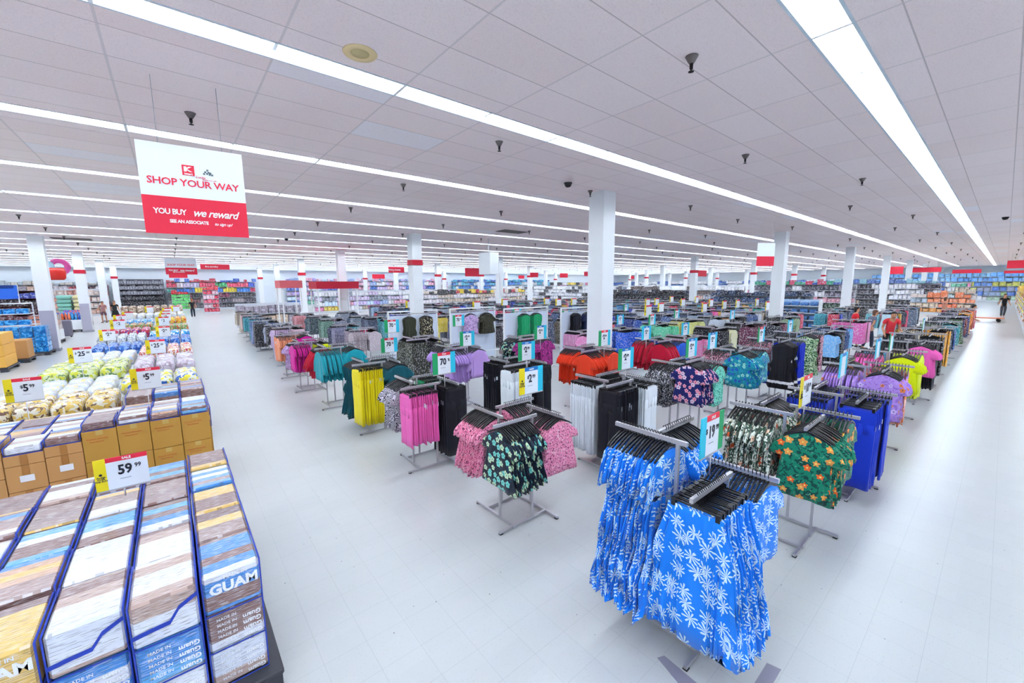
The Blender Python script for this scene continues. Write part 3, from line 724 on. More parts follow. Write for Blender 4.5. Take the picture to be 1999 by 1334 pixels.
# ------------------------------------------------------------------ racks of clothes near the camera
GX = [2.95, 4.95, 6.7, 8.8, 10.9, 12.9]
ARMW = {'F': 'front arm', 'L': 'left arm', 'R': 'right arm', 'B': 'back arm'}
NEAR = [
 # x, y, heights(F,L,R,B), what stands out, arms
 (2.98, 1.42, (1.32, 1.58, 1.30, 1.52), 'nearest blue palm rack', dict(F=('skirt', 'palm', 18, 'blue palm-print skirt'), L=('dress', 'palm', 17, 'long blue palm-print dress'), R=('blouse', 'palm', 16, 'blue palm-print blouse'), B=('top', 'palm', 13, 'blue palm-print top'))),
 (2.95, 3.50, (1.26, 1.26, 1.26, 1.26), 'pink and dark floral rack', dict(F=('gather', 'darkfloral', 16, 'dark teal floral blouse'), L=('gather', 'pinkfloral', 15, 'pink ditsy-print blouse'), R=('gather', 'pinkfloral', 15, 'pink ditsy-print blouse'), B=('gather', 'pinkfloral', 14, 'pink ditsy-print blouse'))),
 (2.85, 5.50, (1.28, 1.30, 1.28, 1.30), 'bright pink shorts rack', dict(F=('strousers', 'pink', 15, 'bright pink cropped trousers'), L=('top', 'stripe', 13, 'black and white wavy striped top'), R=('trousers', 'black', 8, 'black trousers'), B=('strousers', 'green', 12, 'green cropped trousers'))),
 (2.85, 7.50, (1.32, 1.32, 1.32, 1.32), 'yellow trousers rack', dict(F=('trousers', 'yellow', 14, 'yellow trousers'), L=('sheath', 'dteal', 12, 'dark teal dress'), R=('top', 'dteal', 12, 'dark teal top'), B=('top', 'dteal', 12, 'dark teal top'))),
 (2.75, 9.55, (1.38, 1.38, 1.38, 1.38), 'turquoise sweater rack', dict(F=('sweater', 'teal', 10, 'turquoise sweater'), L=('sweater', 'red', 12, 'red sweater'), R=('sweater', 'teal', 9, 'turquoise sweater'), B=('sweater', 'teal', 9, 'turquoise sweater'))),
 (4.95, 1.32, (1.36, 1.40, 1.36, 1.40), 'green hibiscus rack', dict(F=('top', 'greentrop', 11, 'green hibiscus-print shirt'), L=('blouse', 'tropical', 14, 'cream tropical leaf blouse'), R=('blouse', 'greentrop', 13, 'green hibiscus-print blouse'), B=('top', 'tropical', 12, 'cream tropical leaf top'))),
 (6.65, 1.25, (1.30, 1.30, 1.30, 1.30), 'royal blue trousers rack', dict(F=('trousers', 'royal', 13, 'royal blue trousers'), L=('trousers', 'royal', 13, 'royal blue trousers'), R=('trousers', 'royal', 13, 'royal blue trousers'), B=('trousers', 'royal', 8, 'royal blue trousers'))),
 (8.55, 1.30, (1.40, 1.40, 1.40, 1.40), 'orange paisley rack', dict(F=('top', 'liloprint', 12, 'lilac paisley top'), L=('top', 'liloprint', 12, 'lilac paisley top'), R=('long', 'paisley', 12, 'orange and lilac paisley tunic'), B=('top', 'paisley', 12, 'orange and lilac paisley top'))),
 (10.8, 1.35, (1.38, 1.38, 1.38, 1.38), 'lime yellow rack', dict(F=('top', 'lime', 11, 'lime yellow top'), L=('top', 'pink', 11, 'bright pink top'), R=('long', 'lime', 10, 'lime yellow tunic'), B=('trousers', 'lblue', 10, 'light blue trousers'))),
 (12.9, 1.30, (1.38, 1.38, 1.38, 1.38), 'black trousers rack by the right aisle', dict(F=('top', 'pink', 9, 'pink top'), L=('top', 'black', 9, 'black top'), R=('trousers', 'black', 11, 'black trousers'), B=('trousers', 'black', 9, 'black trousers'))),
 (4.90, 3.55, (1.35, 1.35, 1.35, 1.35), 'black and white trousers rack', dict(F=('trousers', 'black', 15, 'black trousers'), L=('trousers', 'white', 14, 'white trousers'), R=('trousers', 'white', 13, 'white trousers'), B=('trousers', 'black', 13, 'black trousers'))),
 (6.85, 3.45, (1.45, 1.35, 1.38, 1.35), 'navy rose rack', dict(F=('blouse', 'navyfloral', 14, 'navy rose-print blouse'), L=('top', 'bwfloral', 12, 'black and white ditsy blouse'), R=('top', 'mintprint', 12, 'mint dotted top'), B=('top', 'bwfloral', 10, 'black and white ditsy blouse'))),
 (8.75, 3.40, (1.42, 1.40, 1.42, 1.40), 'teal floral rack', dict(F=('blouse', 'tealfloral', 12, 'teal floral blouse'), L=('top', 'pinkblack', 11, 'rose and black floral top'), R=('blouse', 'tealfloral', 12, 'teal floral blouse'), B=('top', 'tealfloral', 10, 'teal floral top'))),
 (10.6, 3.25, (1.45, 1.45, 1.45, 1.45), 'striped-hem knit rack', dict(F=('sheath', 'blackband', 11, 'white-hemmed black knit dress'), L=('top', 'pinkblack', 10, 'rose and black floral top'), R=('sheath', 'royalband', 11, 'white-hemmed royal blue knit dress'), B=('sheath', 'royalband', 9, 'white-hemmed royal blue knit dress'))),
 (12.8, 3.4, (1.42, 1.42, 1.42, 1.42), 'green and white floral rack', dict(F=('sheath', 'greenwhite', 10, 'green and white floral dress'), L=('top', 'black', 9, 'black top'), R=('sheath', 'pinkblack', 10, 'rose and black floral dress'), B=('top', 'lblue', 9, 'light blue top'))),
 (4.80, 5.65, (1.32, 1.34, 1.32, 1.34), 'white trousers rack left of the pillar', dict(F=('trousers', 'white', 13, 'white trousers'), L=('trousers', 'black', 13, 'black trousers'), R=('trousers', 'black', 12, 'black trousers'), B=('trousers', 'black', 10, 'black trousers'))),
 (6.80, 5.60, (1.36, 1.36, 1.36, 1.36), 'orange-red tops rack', dict(F=('top', 'orange', 9, 'orange-red top'), L=('top', 'orange', 12, 'orange-red top'), R=('top', 'orange', 12, 'orange-red top'), B=('sweater', 'purple', 8, 'purple cardigan'))),
 (8.95, 5.2, (1.40, 1.40, 1.40, 1.40), 'red sweater rack by the pillar', dict(F=('sweater', 'red', 8, 'dark red sweater'), L=('sweater', 'red', 8, 'dark red sweater'), R=('sweater', 'blue', 10, 'bright blue sweater'), B=('top', 'blue', 8, 'bright blue top'))),
 (4.85, 7.75, (1.36, 1.36, 1.36, 1.36), 'lavender rack', dict(F=('top', 'lav', 12, 'lavender top'), L=('top', 'lav', 12, 'lavender top'), R=('sweater', 'lav', 10, 'lavender sweater'), B=('sweater', 'lav', 8, 'lavender sweater'))),
 (6.95, 7.75, (1.38, 1.38, 1.38, 1.38), 'magenta print rack', dict(F=('top', 'magprint', 10, 'magenta and black print top'), L=('top', 'darkfloral', 12, 'dark teal floral top'), R=('top', 'magprint', 10, 'magenta and black print top'), B=('sweater', 'pink', 8, 'pink sweater'))),
 (2.65, 11.6, (1.3, 1.3, 1.3, 1.3), 'magenta and lime rack', dict(F=('top', 'magenta', 9, 'magenta top'), L=('top', 'lilprint', 9, 'lilac print top'), R=('strousers', 'lime', 9, 'lime cropped trousers'), B=('top', 'lilprint', 9, 'lilac print top'))),
 (2.7, 13.6, (1.3, 1.3, 1.3, 1.3), 'peach rack', dict(F=('top', 'peach', 10, 'peach top'), L=('strousers', 'peach', 10, 'peach cropped trousers'), R=('top', 'magenta', 9, 'magenta top'), B=('top', 'peach', 9, 'peach top'))),
]
for (x, y, hs, desc, arms) in NEAR:
    H = dict(zip('FLRB', hs))
    o = rack(x, y, 0, H, 'chrome four-arm clothes rack, the %s' % desc)
    for a, (kind, fk, n, what) in arms.items():
        fill(o, a, kind, fk, H[a], n, '%s on the %s of the %s' % (what, ARMW[a], desc), '%ss on the %s of the %s' % (what, ARMW[a], desc) if not what.endswith('s') else '%s on the %s of the %s' % (what, ARMW[a], desc))

# ------------------------------------------------------------------ farther racks
wm = MB()
for a, r in ROT.items():
    c_, s_ = cos(r), sin(r)
    def rot(pts): return [(p[0]*c_-p[1]*s_, p[0]*s_+p[1]*c_, p[2]) for p in pts]
    for bx in ((-.2625, -.27, .0, -.2375, .45, .035), (-.2725, -.03, .03, -.2475, -.005, 1.33), (-.272, -.09, 1.30, -.248, .52, 1.335)):
        q = MB().box(*bx); wm.add(rot(q.v), q.f)
wm = wm.mesh('garment_rack', steel)
# what hangs there, read off the photograph: (column, row) -> colours of arms F, L, R, B
PAL = {
 (0,7): 'c8a8d0 c8a8d0 d8b8c8 8888a0', (0,8): '1a1a24 9aa0b8 1a1a24 2a2a3c', (0,9): '20222c 8898c8 3a5a90 5a78b0', (0,10): '4a7ab0 3898b0 406890 305070', (0,11): '30a8b8 2c6878 486080 90a0b0', (0,12): 'e8c0c8 d8c8b8 58708c 8890a8', (0,13): 'c8b8a8 a89888 888078 d8c0b8',
 (1,4): '3e4234 3e4234 26262c 50506a', (1,5): 'd898b8 d02858 9a8aa8 d8c8e0', (1,6): 'b8aab0 a898a8 c8b8c0 e83870', (1,7): '8888a8 203060 3a9aa8 606a88', (1,8): '6c9c88 507868 8a90a8 c080a8', (1,9): '48606a 385868 90a8a8 c8a8b0', (1,10): 'e898a0 c88890 50607c 70809c', (1,11): '3ca0a8 285868 404c68 7888a0', (1,12): '405070 687898 c8a8b8 8090a8',
 (2,4): '28a8e0 b048d0 c8b8d8 504860', (2,5): 'f0a868 e04888 208898 38b0c0', (2,6): '1c2c60 1c2c60 d8c840 606888', (2,7): '20a8b8 208898 f0e0a0 38405c', (2,8): '586888 404c70 48b8c8 a8b0c0', (2,9): '98a8b8 50607c 385070 687090', (2,10): 'b0b8c8 8890a8 304060 586888',
 (3,3): 'e890c8 e8a0d0 d880b8 c070a8', (3,4): '17a368 17a368 44303c e83c78', (3,5): '3a3440 585068 e8c8d0 a898a8', (3,6): 'd02848 6870a0 48506c 2890a0', (3,7): 'e0c838 3858a8 505870 98a0b8', (3,8): '384470 a0305c 7080a8 202840',
 (4,2): 'f08ac0 f08ac0 f08ac0 e878b0', (4,3): '1b62e0 1b62e0 1b62e0 c8506c', (4,4): 'c83c50 2058a8 1c3070 a84858', (4,5): '283858 c8a040 3a4868 e0406c', (4,6): '303850 586898 d03070 7088b8', (4,7): 'e020a0 303850 4868a0 98a0b0',
 (5,2): '14141f 14141f e8e4b8 9c8c98', (5,3): '5fd6a8 5fd6a8 48c898 5fd6a8', (5,4): 'e85c70 d85068 2850b0 183890', (5,5): '484030 605848 283050 e03098', (5,6): '182848 5078a8 283850 7888a8', (5,7): '304870 203050 8898b0 486090',
 (6,2): '6a2848 14141f 6a2848 583050', (6,3): 'e8e890 e8e080 d8d888 a8a890', (6,4): '2c50a0 1c3c98 2c50a0 203880', (6,5): '142048 283860 1838a0 907868', (6,6): '1c2c50 3c5888 283c60 b0b8c8',
 (6,1): '78b8ee 78b8ee 14141f 1890a8', (7,1): '18488c 1858a8 78b8ee 104070', (7,2): '1c1c30 a83860 802048 14182c', (7,3): 'c0c8d8 8890a0 c0c8d0 606878', (7,4): '385890 203868 88a8d0 c0c8d8', (7,5): '405878 101828 3c5080 687898',
 (8,1): 'f070c0 f070c0 f8a8d8 e868b8', (8,2): '88a878 202028 90a880 303848', (8,3): '20202c e89020 1c1c28 a06070', (8,4): '90a0b8 30486c 4c6890 8090a8', (6,0): '14141f 2c2c38 14141f 3a3a4c', (7,0): 'f5ae28 e8e0d0 f5ae28 404830', (8,0): '1c3050 f0a828 1c4890 283c50', (9,0): '208c9c 607850 209090 404858', (10,0): '506c48 404860 1c2c58 707888', (11,0): '7a2828 404458 7a2828 20283c', (12,0): '2c2c6c 304878 30306c 606888', (13,0): 'f0a020 504868 f08020 404458', (14,0): 'e07038 405060 d05028 888090',
 (9,1): 'd0a8b0 d8b0b8 c8c0c0 606470', (10,1): '90d8e8 f0a088 48b8c8 e04040', (11,1): 'b8d8e8 78c8d8 90b0c0 e05050', (9,2): '383c58 5868a0 c84060 282c40', (10,2): '3a4050 b02848 c8c8d8 28304c',
}
REG = [('3a4a74', '6a7aa0', '202a48', '98a4b8', '28343c', 'c8c8d4', '486898', 'e83a6c', '1c8cc8'), ('1c2440', '101018', '50545c', '3c5c98', '88a8c8', 'd8dce8', '1c3cc0', 'c82848', '18988c'), ('c8b8a8', '98b0a8', 'd0d4e0', '607088', 'e0a0a8', '2c2c3c', 'f058a8', '30b0c8', 'e8b030')]
PILL = [(8.1+12.25*i, 6.35+9.85*j) for i in range(-2, 7) for j in range(6)]
random.seed(5)
placed = [(n[0], n[1]) for n in NEAR]
FRAMES = [(5.95, 12.2), (7.3, 10.75), (8.5, 9.6), (9.95, 9.0)]
nfar = 0
PLACES = []
for j in range(0, 14):
    for i in range(0, 16):
        x = 2.95+2.0*i+.05*j*(i == 0); y = 1.45+2.05*j
        if i == 0: x = 2.6+.045*j
        if j == 0: y = 1.35
        x += random.uniform(-.12, .12); y += random.uniform(-.1, .1)*(j > 0)
        if any(math.hypot(x-a, y-b) < 1.35 for a, b in placed): continue
        if any(abs(x-a) < .95 and abs(y-b) < .95 for a, b in PILL): x += .75; y += .7
        if any(abs(x-a) < 1.7 and abs(y-b) < .85 for a, b in FRAMES): continue
        if any(math.hypot(x-a, y-b) < 1.3 for a, b in placed): continue
        if x > 26.5 and 6.0 < y < 9.6: continue      # jeans shelves
        if 3.2 < x < 10.6 and 23.4 < y < 31: continue
        if 20.3 < x < 24.6 and 2.0 < y < 5.6: continue   # shoppers
        if x*fw.x+y*fw.y < .5: continue
        placed.append((x, y))
        h = random.choice((1.28, 1.33, 1.38))
        o = tag(link('garment_rack', wm, None, (x, y, 0)), 'chrome four-arm clothes rack among the crowded racks farther back', 'clothes rack', 'clothes racks farther back')
        o.scale.z = h/1.335
        cs = PAL.get((i, j)) or PAL.get((i, j-1) if j > 6 else (i-1, j))
        cs = cs.split() if cs and (i, j) in PAL else [random.choice(random.choice(REG)) for _ in range(4)]
        n = 10 if math.hypot(x, y) < 20 else 8
        for a, c_ in zip('FLRB', cs):
            kd = random.choice(('top', 'top', 'blouse', 'sheath', 'tank', 'trousers', 'strousers', 'skirt'))
            if c_ == '14141f': kd = 'trousers'
            far_arm(x, y, a, kd, c_, h, n)
        nfar += 1
gfm = attr_mat('woven_fabric', .75, 26.0, .35); ghm = attr_mat('hanger_plastic', .4, 5, 0)
NM = {'tops': ('blouses', 'blouses', 'blouses, sweaters and tops crowding the racks farther back'), 'dresses': ('dresses', 'dresses', 'dresses hanging on the racks farther back'), 'skirts': ('skirts', 'skirts', 'skirts hanging on the racks farther back'), 'trousers': ('trousers', 'trousers', 'trousers and shorts hanging on the racks farther back')}
for k, m in FARB.items(): tag(m.build(NM[k][0], [gfm, ghm]), NM[k][2], NM[k][1], kind='stuff')

# ------------------------------------------------------------------ tall white display frames with face-out clothes
def frame(x0, y0, h, w, lab, items):
    o = empty('display_frame', (x0, y0, 0), 0, lab, 'display rack')
    p = white
    for xx in (0, w-.04): MB().box(xx, -.02, 0, xx+.04, .02, h).build('post', p, o)
    for xx in (0, w-.04): MB().box(xx, -.3, 0, xx+.04, .3, .04).build('foot', p, o)
    MB().box(.04, -.015, h-.04, w-.04, .015, h).build('top_rail', p, o)
    MB().box(.1, -.32, h-.1, .13, .0, h-.07).build('bracket', steel, o); MB().box(w-.13, -.32, h-.1, w-.1, .0, h-.07).build('bracket', steel, o)
    MB().box(.1, -.32, h-.1, w-.1, -.29, h-.07).build('front_rail', steel, o)
    MB().box(.04, .0, .35, w-.04, .012, h-.15).build('back_panel', mat('panel_white', 'dfe8f8', .4), o)
    for s in (.12, .6): MB().box(.04, -.3, s, w-.04, -.28, s+.03).build('lower_rail', p, o)
    for (dx, kind, fk, n, what) in items:
        for q in range(n):
            g = link(KIND[kind][0], gmesh(kind, fk, q % 3), None, (x0+dx+q*.006, y0-.12-q*.045, h-.12))
            g.rotation_euler.z = random.uniform(-.06, .06); tag(g, what+' hanging face-out on the '+lab.split(',')[0], KIND[kind][1], what+' on the '+lab.split(',')[0]); link('hanger', HG[False], g)
        MB().tube([(dx, .0, h-.13), (dx, -.12-n*.045, h-.13), (dx, -.14-n*.045, h-.10)], .006, 5).build('arm', steel, o)
frame(5.1, 12.2, 1.9, 1.75, 'white frame with olive dresses, leftmost of four', [(.62, 'sheath', 'olive', 4, 'olive sleeveless dress'), (1.2, 'sheath', 'olfloral', 5, 'black and cream floral dress')])
frame(6.45, 10.75, 2.0, 1.75, 'white frame with short ruffled blouses, second from left', [(.65, 'blouse', 'lilprint', 3, 'pale lilac ruffled blouse'), (1.25, 'blouse', 'leopard', 4, 'olive spotted ruffled blouse')])
frame(7.6, 9.55, 2.0, 1.85, 'white frame with green dresses, third from left', [(.65, 'sheath', 'green', 4, 'green pleated dress'), (1.15, 'sheath', 'green', 4, 'green pleated dress')])
frame(9.6, 9.1, 1.95, 1.5, 'white frame with black dresses, nearest the pillar', [(.5, 'sheath', 'black', 4, 'black dress'), (1.1, 'top', 'navy', 4, 'navy top')])

# ------------------------------------------------------------------ price signs on the racks
wt = mat('lettering_white', 'ffffff', .5)
def price_sign(px, py, z, style, price, lab, w=.36, h=.30, rz=0, pos=None, zt=None, group=None):
    x, y = pos or W(px, py, z)
    o = empty('price_sign', (x, y, z), rz, lab, 'price sign', group)
    l, r, top = {'g': (sgreen, scyan, red), 'gb': (sgreen, scyan, sblue), 'yb': (syellow, scyan, sblue), 'cg': (scyan, sgreen, red), 'y': (syellow, None, red), 'c': (scyan, scyan, sblue)}[style]
    a = -w/2; b = w/2; fl = w*.22
    MB().box(a+(fl if l else 0), -.004, -h/2, b-(fl if r else 0), .004, h/2*.72).build('white_card', card_w, o)
    MB().box(a+(fl if l else 0), -.004, h/2*.72, b-(fl if r else 0), .004, h/2).build('header', top, o)
    if l: MB().box(a, -.004, -h/2, a+fl, .004, h/2).build('left_flag', l, o)
    if r: MB().box(b-fl, -.004, -h/2, b, .004, h/2).build('right_flag', r, o)
    MB().box(a, -.006, -h/2-.012, b, .006, -h/2).build('holder', steel, o)
    MB().tube([(0, 0, -h/2-.01), (0, 0, (zt if zt is not None else 1.28)-z)], .006, 6).build('pole', steel, o)
    cx = ((fl if l else 0)-(fl if r else 0))/2
    if price:
        big, sup, dol = price
        bw = len(big)*h*.16
        text(big, h*.42, ink, o, cx-.0*w-(h*.06 if sup else 0), h*.06, y=-.0055, bold=.03, sx=.8)
        if sup: text(sup, h*.18, ink, o, cx+bw*.75, h*.13, y=-.0055, bold=.03, sx=.85)
        if dol: text('$', h*.17, ink, o, cx-bw*.9-h*.03, h*.12, y=-.0055, bold=.02)
        MB().box(cx-w*.16, -.0055, -h*.22, cx+w*.05, -.004, -h*.205).build('small_print', greyink, o)
        if style[0] != 'y' and style != 'yb': text('SALE' if top is red else 'smart', h*.10, wt, o, cx, h*.43, y=-.0055, bold=.02)
        else: text('SALE' if top is red else 'smart', h*.10, wt, o, cx, h*.43, y=-.0055, bold=.03)
    if l is syellow:
        m = MB(); q = h*.045; m.add([(a+fl*.5+q*cos(t*pi/6)*(1 if t % 2 else .7), -.0055, h*.02+q*sin(t*pi/6)*(1 if t % 2 else .7)) for t in range(12)], [tuple(range(12))]); m.build('sun_mark', ink, o)
        for k_, s_ in (('Savings', 0), ('OVER', 1), ('THE SUN', 2)):
            text(k_, fl*.26, ink, o, a+fl*.5, -h*.06-s_*fl*.24, y=-.0055, bold=.02, shear=.2 if s_ == 0 else 0)
    return o
P2 = ('2', '99', 1)
for px, py, z, st, pr, lab in [
  (1390, 847, 1.60, 'cg', ('19', '99', 1), 'cyan and green 19.99 price sign over the blue palm-print rack'),
  (1037, 742, 1.62, 'yb', P2, 'yellow and cyan 2.99 price sign over the white trousers rack'),
  (867, 709, 1.62, 'g', ('70', '%', 0), 'green and cyan 70 percent sign over the lavender rack'),
  (760, 674, 1.45, 'g', ('70', '%', 0), 'green and cyan 70 percent sign below another, beside the olive dresses'),
  (765, 637, 1.75, 'g', ('70', '%', 0), 'green and cyan 70 percent sign, upper one beside the olive dresses'),
  (895, 626, 1.75, 'g', ('70', '%', 0), 'green and cyan 70 percent sign in front of the ruffled blouses'),
  (912, 661, 1.6, 'gb', P2, 'green and cyan 2.99 sign just below the ruffled blouses'),
  (1028, 685, 1.64, 'gb', P2, 'green and cyan 2.99 sign over the magenta print rack'),
  (1055, 649, 1.66, 'gb', P2, 'green and cyan 2.99 sign right of the green dresses'),
  (1009, 612, 1.78, 'g', P2, 'red-topped 2.99 sign left of the green dresses'),
  (1105, 614, 1.72, 'g', P2, 'red-topped 2.99 sign on the black dress frame'),
  (1180, 660, 1.66, 'g', P2, 'red-topped 2.99 sign in front of the nearest pillar'),
  (1222, 700, 1.66, 'gb', P2, 'green and cyan 2.99 sign between the orange-red and red racks'),
  (1350, 679, 1.66, 'gb', P2, 'green and cyan 2.99 sign on the pink shirts rack'),
  (1391, 665, 1.64, 'c', P2, 'cyan 2.99 sign over the black and cream clothes'),
  (1262, 650, 1.62, 'c', P2, 'cyan 2.99 sign over the mint green clothes'),
  (1338, 642, 1.62, 'c', P2, 'cyan 2.99 sign over the pale yellow clothes'),
  (1486, 653, 1.66, 'g', P2, 'red-topped 2.99 sign over the plum coloured clothes'),
  (1543, 636, 1.64, 'c', P2, 'cyan 2.99 sign near the second pillar'),
  (1222, 600, 1.66, 'gb', P2, 'small green sign just right of the nearest pillar'),
  (1273, 624, 1.66, 'g', P2, 'small red-topped sign over the denim racks'),
  (1321, 613, 1.66, 'g', P2, 'small red-topped sign over the dark blue clothes'),
  (1430, 614, 1.66, 'c', P2, 'small cyan sign over the black and white clothes'),
  (1211, 624, 1.6, 'c', P2, 'small cyan sign low beside the nearest pillar'),
  (1646, 712, 1.66, 'c', None, 'narrow cyan sign seen edge-on over the orange paisley rack'),
  (1714, 680, 1.66, 'c', None, 'narrow cyan sign seen edge-on over the lime yellow rack'),
  (1740, 668, 1.66, 'g', None, 'narrow green sign seen edge-on right of the cyan one'),
  (1803, 633, 1.62, 'gb', None, 'green and cyan sign over the racks by the right aisle'),
  (1573, 762, 1.62, 'y', ('10', '99', 1), 'yellow and white price sign over the royal blue trousers')]:
    price_sign(px, py, z, st, pr, lab)
random.seed(9)
for px, py in [(1264, 590), (1282, 589), (1311, 584), (1333, 590), (1360, 585), (1388, 591), (1414, 595), (1440, 593), (1478, 590), (1498, 597), (1375, 600), (1067, 588), (1090, 590), (1120, 589), (1160, 596), (985, 590), (800, 594), (1265, 606), (1290, 600), (930, 596)]:
    price_sign(px, py, 1.75, 'y', None, 'small yellow and white price sign over the crowded middle racks', .45, .36, group='small yellow and white price signs over the middle racks', zt=1.3)

# ------------------------------------------------------------------ candy island on pallets along the left aisle
def spine_mat(name, cols, per=.07, seed=0.0, glint=.35):
    t = NT(name); v, x, y, z = t.objxyz()
    q = t.ma('SUBTRACT', y, z); q = t.ma('ADD', q, seed)
    i = t.ma('FLOOR', t.ma('DIVIDE', q, per)); wn = t.n('ShaderNodeTexWhiteNoise', {'W': i}, noise_dimensions='1D')
    n = len(cols); c = t.ramp(wn.outputs[0], [(k/n, cc) for k, cc in enumerate(cols)])
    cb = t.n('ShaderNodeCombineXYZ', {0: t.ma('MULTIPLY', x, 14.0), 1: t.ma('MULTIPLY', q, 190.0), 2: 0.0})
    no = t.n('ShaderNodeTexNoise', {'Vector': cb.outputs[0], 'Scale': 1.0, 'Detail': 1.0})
    c = t.mix(t.ma('MULTIPLY', t.ma('GREATER_THAN', no.outputs[0], .57), glint), c, lin('f4f6ff'))  # fine white glints painted into the base colour
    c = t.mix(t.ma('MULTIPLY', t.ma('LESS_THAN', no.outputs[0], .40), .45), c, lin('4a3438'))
    t.link(c, 'Base Color'); t.b.inputs['Roughness'].default_value = .28
    t.b.inputs['Coat Weight'].default_value = .5; t.b.inputs['Coat Roughness'].default_value = .12
    bp = t.n('ShaderNodeBump', {'Strength': .25, 'Distance': .01, 'Height': no.outputs[0]}); t.link(bp.outputs[0], 'Normal')
    return t.m
SP = [spine_mat('chocolate_box_spines', ['8c6a66', 'e9c16c', '8c6a66', 'e6e8f4', '3f8fe0', '9a7670', 'd6a888']),
      spine_mat('chocolate_box_spines', ['8c6a66', '7d5c5c', 'e9c16c', '8c6a66'], .11, 3.0), spine_mat('chocolate_box_spines', ['e8ebf6', 'dfe4f4', 'c0a49a', '8c6a66', 'e8ebf6'], .10, 5.0),
      spine_mat('chocolate_box_spines', ['3f8fe0', '8c6a66', '8c6a66', '5fb0ee', 'e6e8f4'], .09, 8.0)]
piping = mat('blue_piping', '1c3db6', .4); whitel = mat('print_white', 'f6f8ff', .5)
BW, BD, BH = .305, .455, .262
_bag = {}
def bag_meshes(w, d, h):
    k = (w, d, h)
    if k not in _bag:
        P = [(-w/2, 0, 0), (w/2, 0, 0), (w/2, 0, h), (-w/2, 0, h)]; r = .0055; m = MB()
        for y in (0, d):
            q = [(p[0], y, p[2]) for p in P]; m.tube([q[3], q[0], q[1], q[2]], r, 5)
        for p in P[2:]: m.tube([(p[0], 0, h), (p[0], d, h)], r, 5)
        b = [MB().rbox(-w/2+.004, .004, .004, w/2-.004, d-.004, h-.002, .012).mesh('candy_bag', sp) for sp in SP]
        wv = MB(); pts = [(-w/2, .30), (-w*.2, .34), (w*.05, .36), (w*.2, .62), (w/2, .80)]
        vs = []
        for x, f in pts: vs += [(x, -.0015, h*f-.012), (x, -.0015, h*f+.014)]
        wv.add(vs, [(2*i, 2*i+2, 2*i+3, 2*i+1) for i in range(4)])
        _bag[k] = (b, m.mesh('piping', piping), wv.mesh('zip_band', piping))
    return _bag[k]
def candy_bag(x, y, z, v, lab, group=None, w=BW, d=BD, h=BH, txt=None, wave=False):
    b, p, wv = bag_meshes(w, d, h)
    o = tag(link('candy_bag', b[v], None, (x, y, z)), lab, 'bag', group); link('piping', p, o)
    if wave: link('zip_band', wv, o)
    if z > .6 and z < .7: o.scale = (1, 1, random.uniform(.93, 1.07))
    if txt == 'GUAM': text('GUAM', h*.34, whitel, o, .01, h*.6, y=.002, bold=.04); text('MADE IN', h*.12, whitel, o, .02, h*.85, y=.002, bold=.02)
    elif txt == 'Guam':
        for q in range(4): text('Guam', h*.16, whitel, o, w*.28, h*(.12+q*.17), y=.002, bold=.03, ry=pi)
        for q in range(5): text('MADE IN', h*.10, whitel, o, -w*.16, h*(.2+q*.15), y=.002, bold=.01)
    return o
skid = mat('black_skid', '3a3b44', .5)
def pallet(x0, y0, x1, y1, lab, m=skid, h=.14):
    o = empty('pallet', ((x0+x1)/2, (y0+y1)/2, 0), 0, lab, 'pallet'); a, b = (x1-x0)/2, (y1-y0)/2
    MB().rbox(-a, -b, h-.045, a, b, h, .01).build('deck', m, o)
    for i in (-1, 0, 1):
        for j in (-1, 1): MB().box(i*(a-.09)-.08, j*(b-.1)-.09, 0, i*(a-.09)+.08, j*(b-.1)+.09, h-.045).build('foot', m, o)
pallet(-1.75, 2.86, .35, 5.4, 'dark grey skid under the nearest stack of blue-trimmed candy bags')
random.seed(21)
COLN = ['first', 'second', 'third', 'fourth', 'fifth', 'sixth', 'seventh']
for r in range(5):
    for c_ in range(6):
        if c_ > 4 and r == 0: continue
        x = .125-.325*c_; y = 2.95+.475*r+random.uniform(-.01, .01)-(.04 if c_ == 1 else 0)
        v = random.choice([0, 1, 1, 2, 3]) if r else [3, 2, 2, 1, 0, 1][c_]
        tp = .03*random.random()
        txt = {(0, 0): 'GUAM', (0, 2): None, (0, 3): 'GUAM'}.get((r, c_))
        lab = 'blue-trimmed clear candy bag, top layer, %s row from the front, %s from the aisle' % (COLN[r], COLN[c_])
        candy_bag(x, y, .145+2*BH, v, lab, 'top layer of the nearest candy stack', txt=txt, wave=(r == 0 and c_ in (1, 2)))
for l in (0, 1):
    for r, c_ in [(0, 0), (0, 1), (0, 2), (0, 3), (0, 4)]+[(q, 0) for q in (1, 2, 3, 4)]:
        lab = 'blue-trimmed candy bag in the %s layer, %s row from the front, %s from the aisle' % (('bottom', 'middle')[l], COLN[r], COLN[c_])
        candy_bag(.125-.325*c_, 2.96+.475*r-(.04 if c_ == 1 else 0), .14+l*BH, [[2, 2, 0, 1, 0], [3, 3, 3, 1, 2]][l][c_ if r == 0 else 0], lab, 'lower layers of the nearest candy stack', txt='Guam' if r == 0 else None)
tag(MB().box(-1.72, 3.45, .142, -.05, 5.3, .143+2*BH).build('cardboard_tray', cardboard), 'plain tray inside the nearest candy stack under its top layer', 'tray')
price_sign(0, 0, 1.165, 'y', ('59', '99', 0), 'yellow and white 59.99 sale sign standing on the nearest candy stack', .33, .27, 0, (-.46, 4.6), zt=.95)
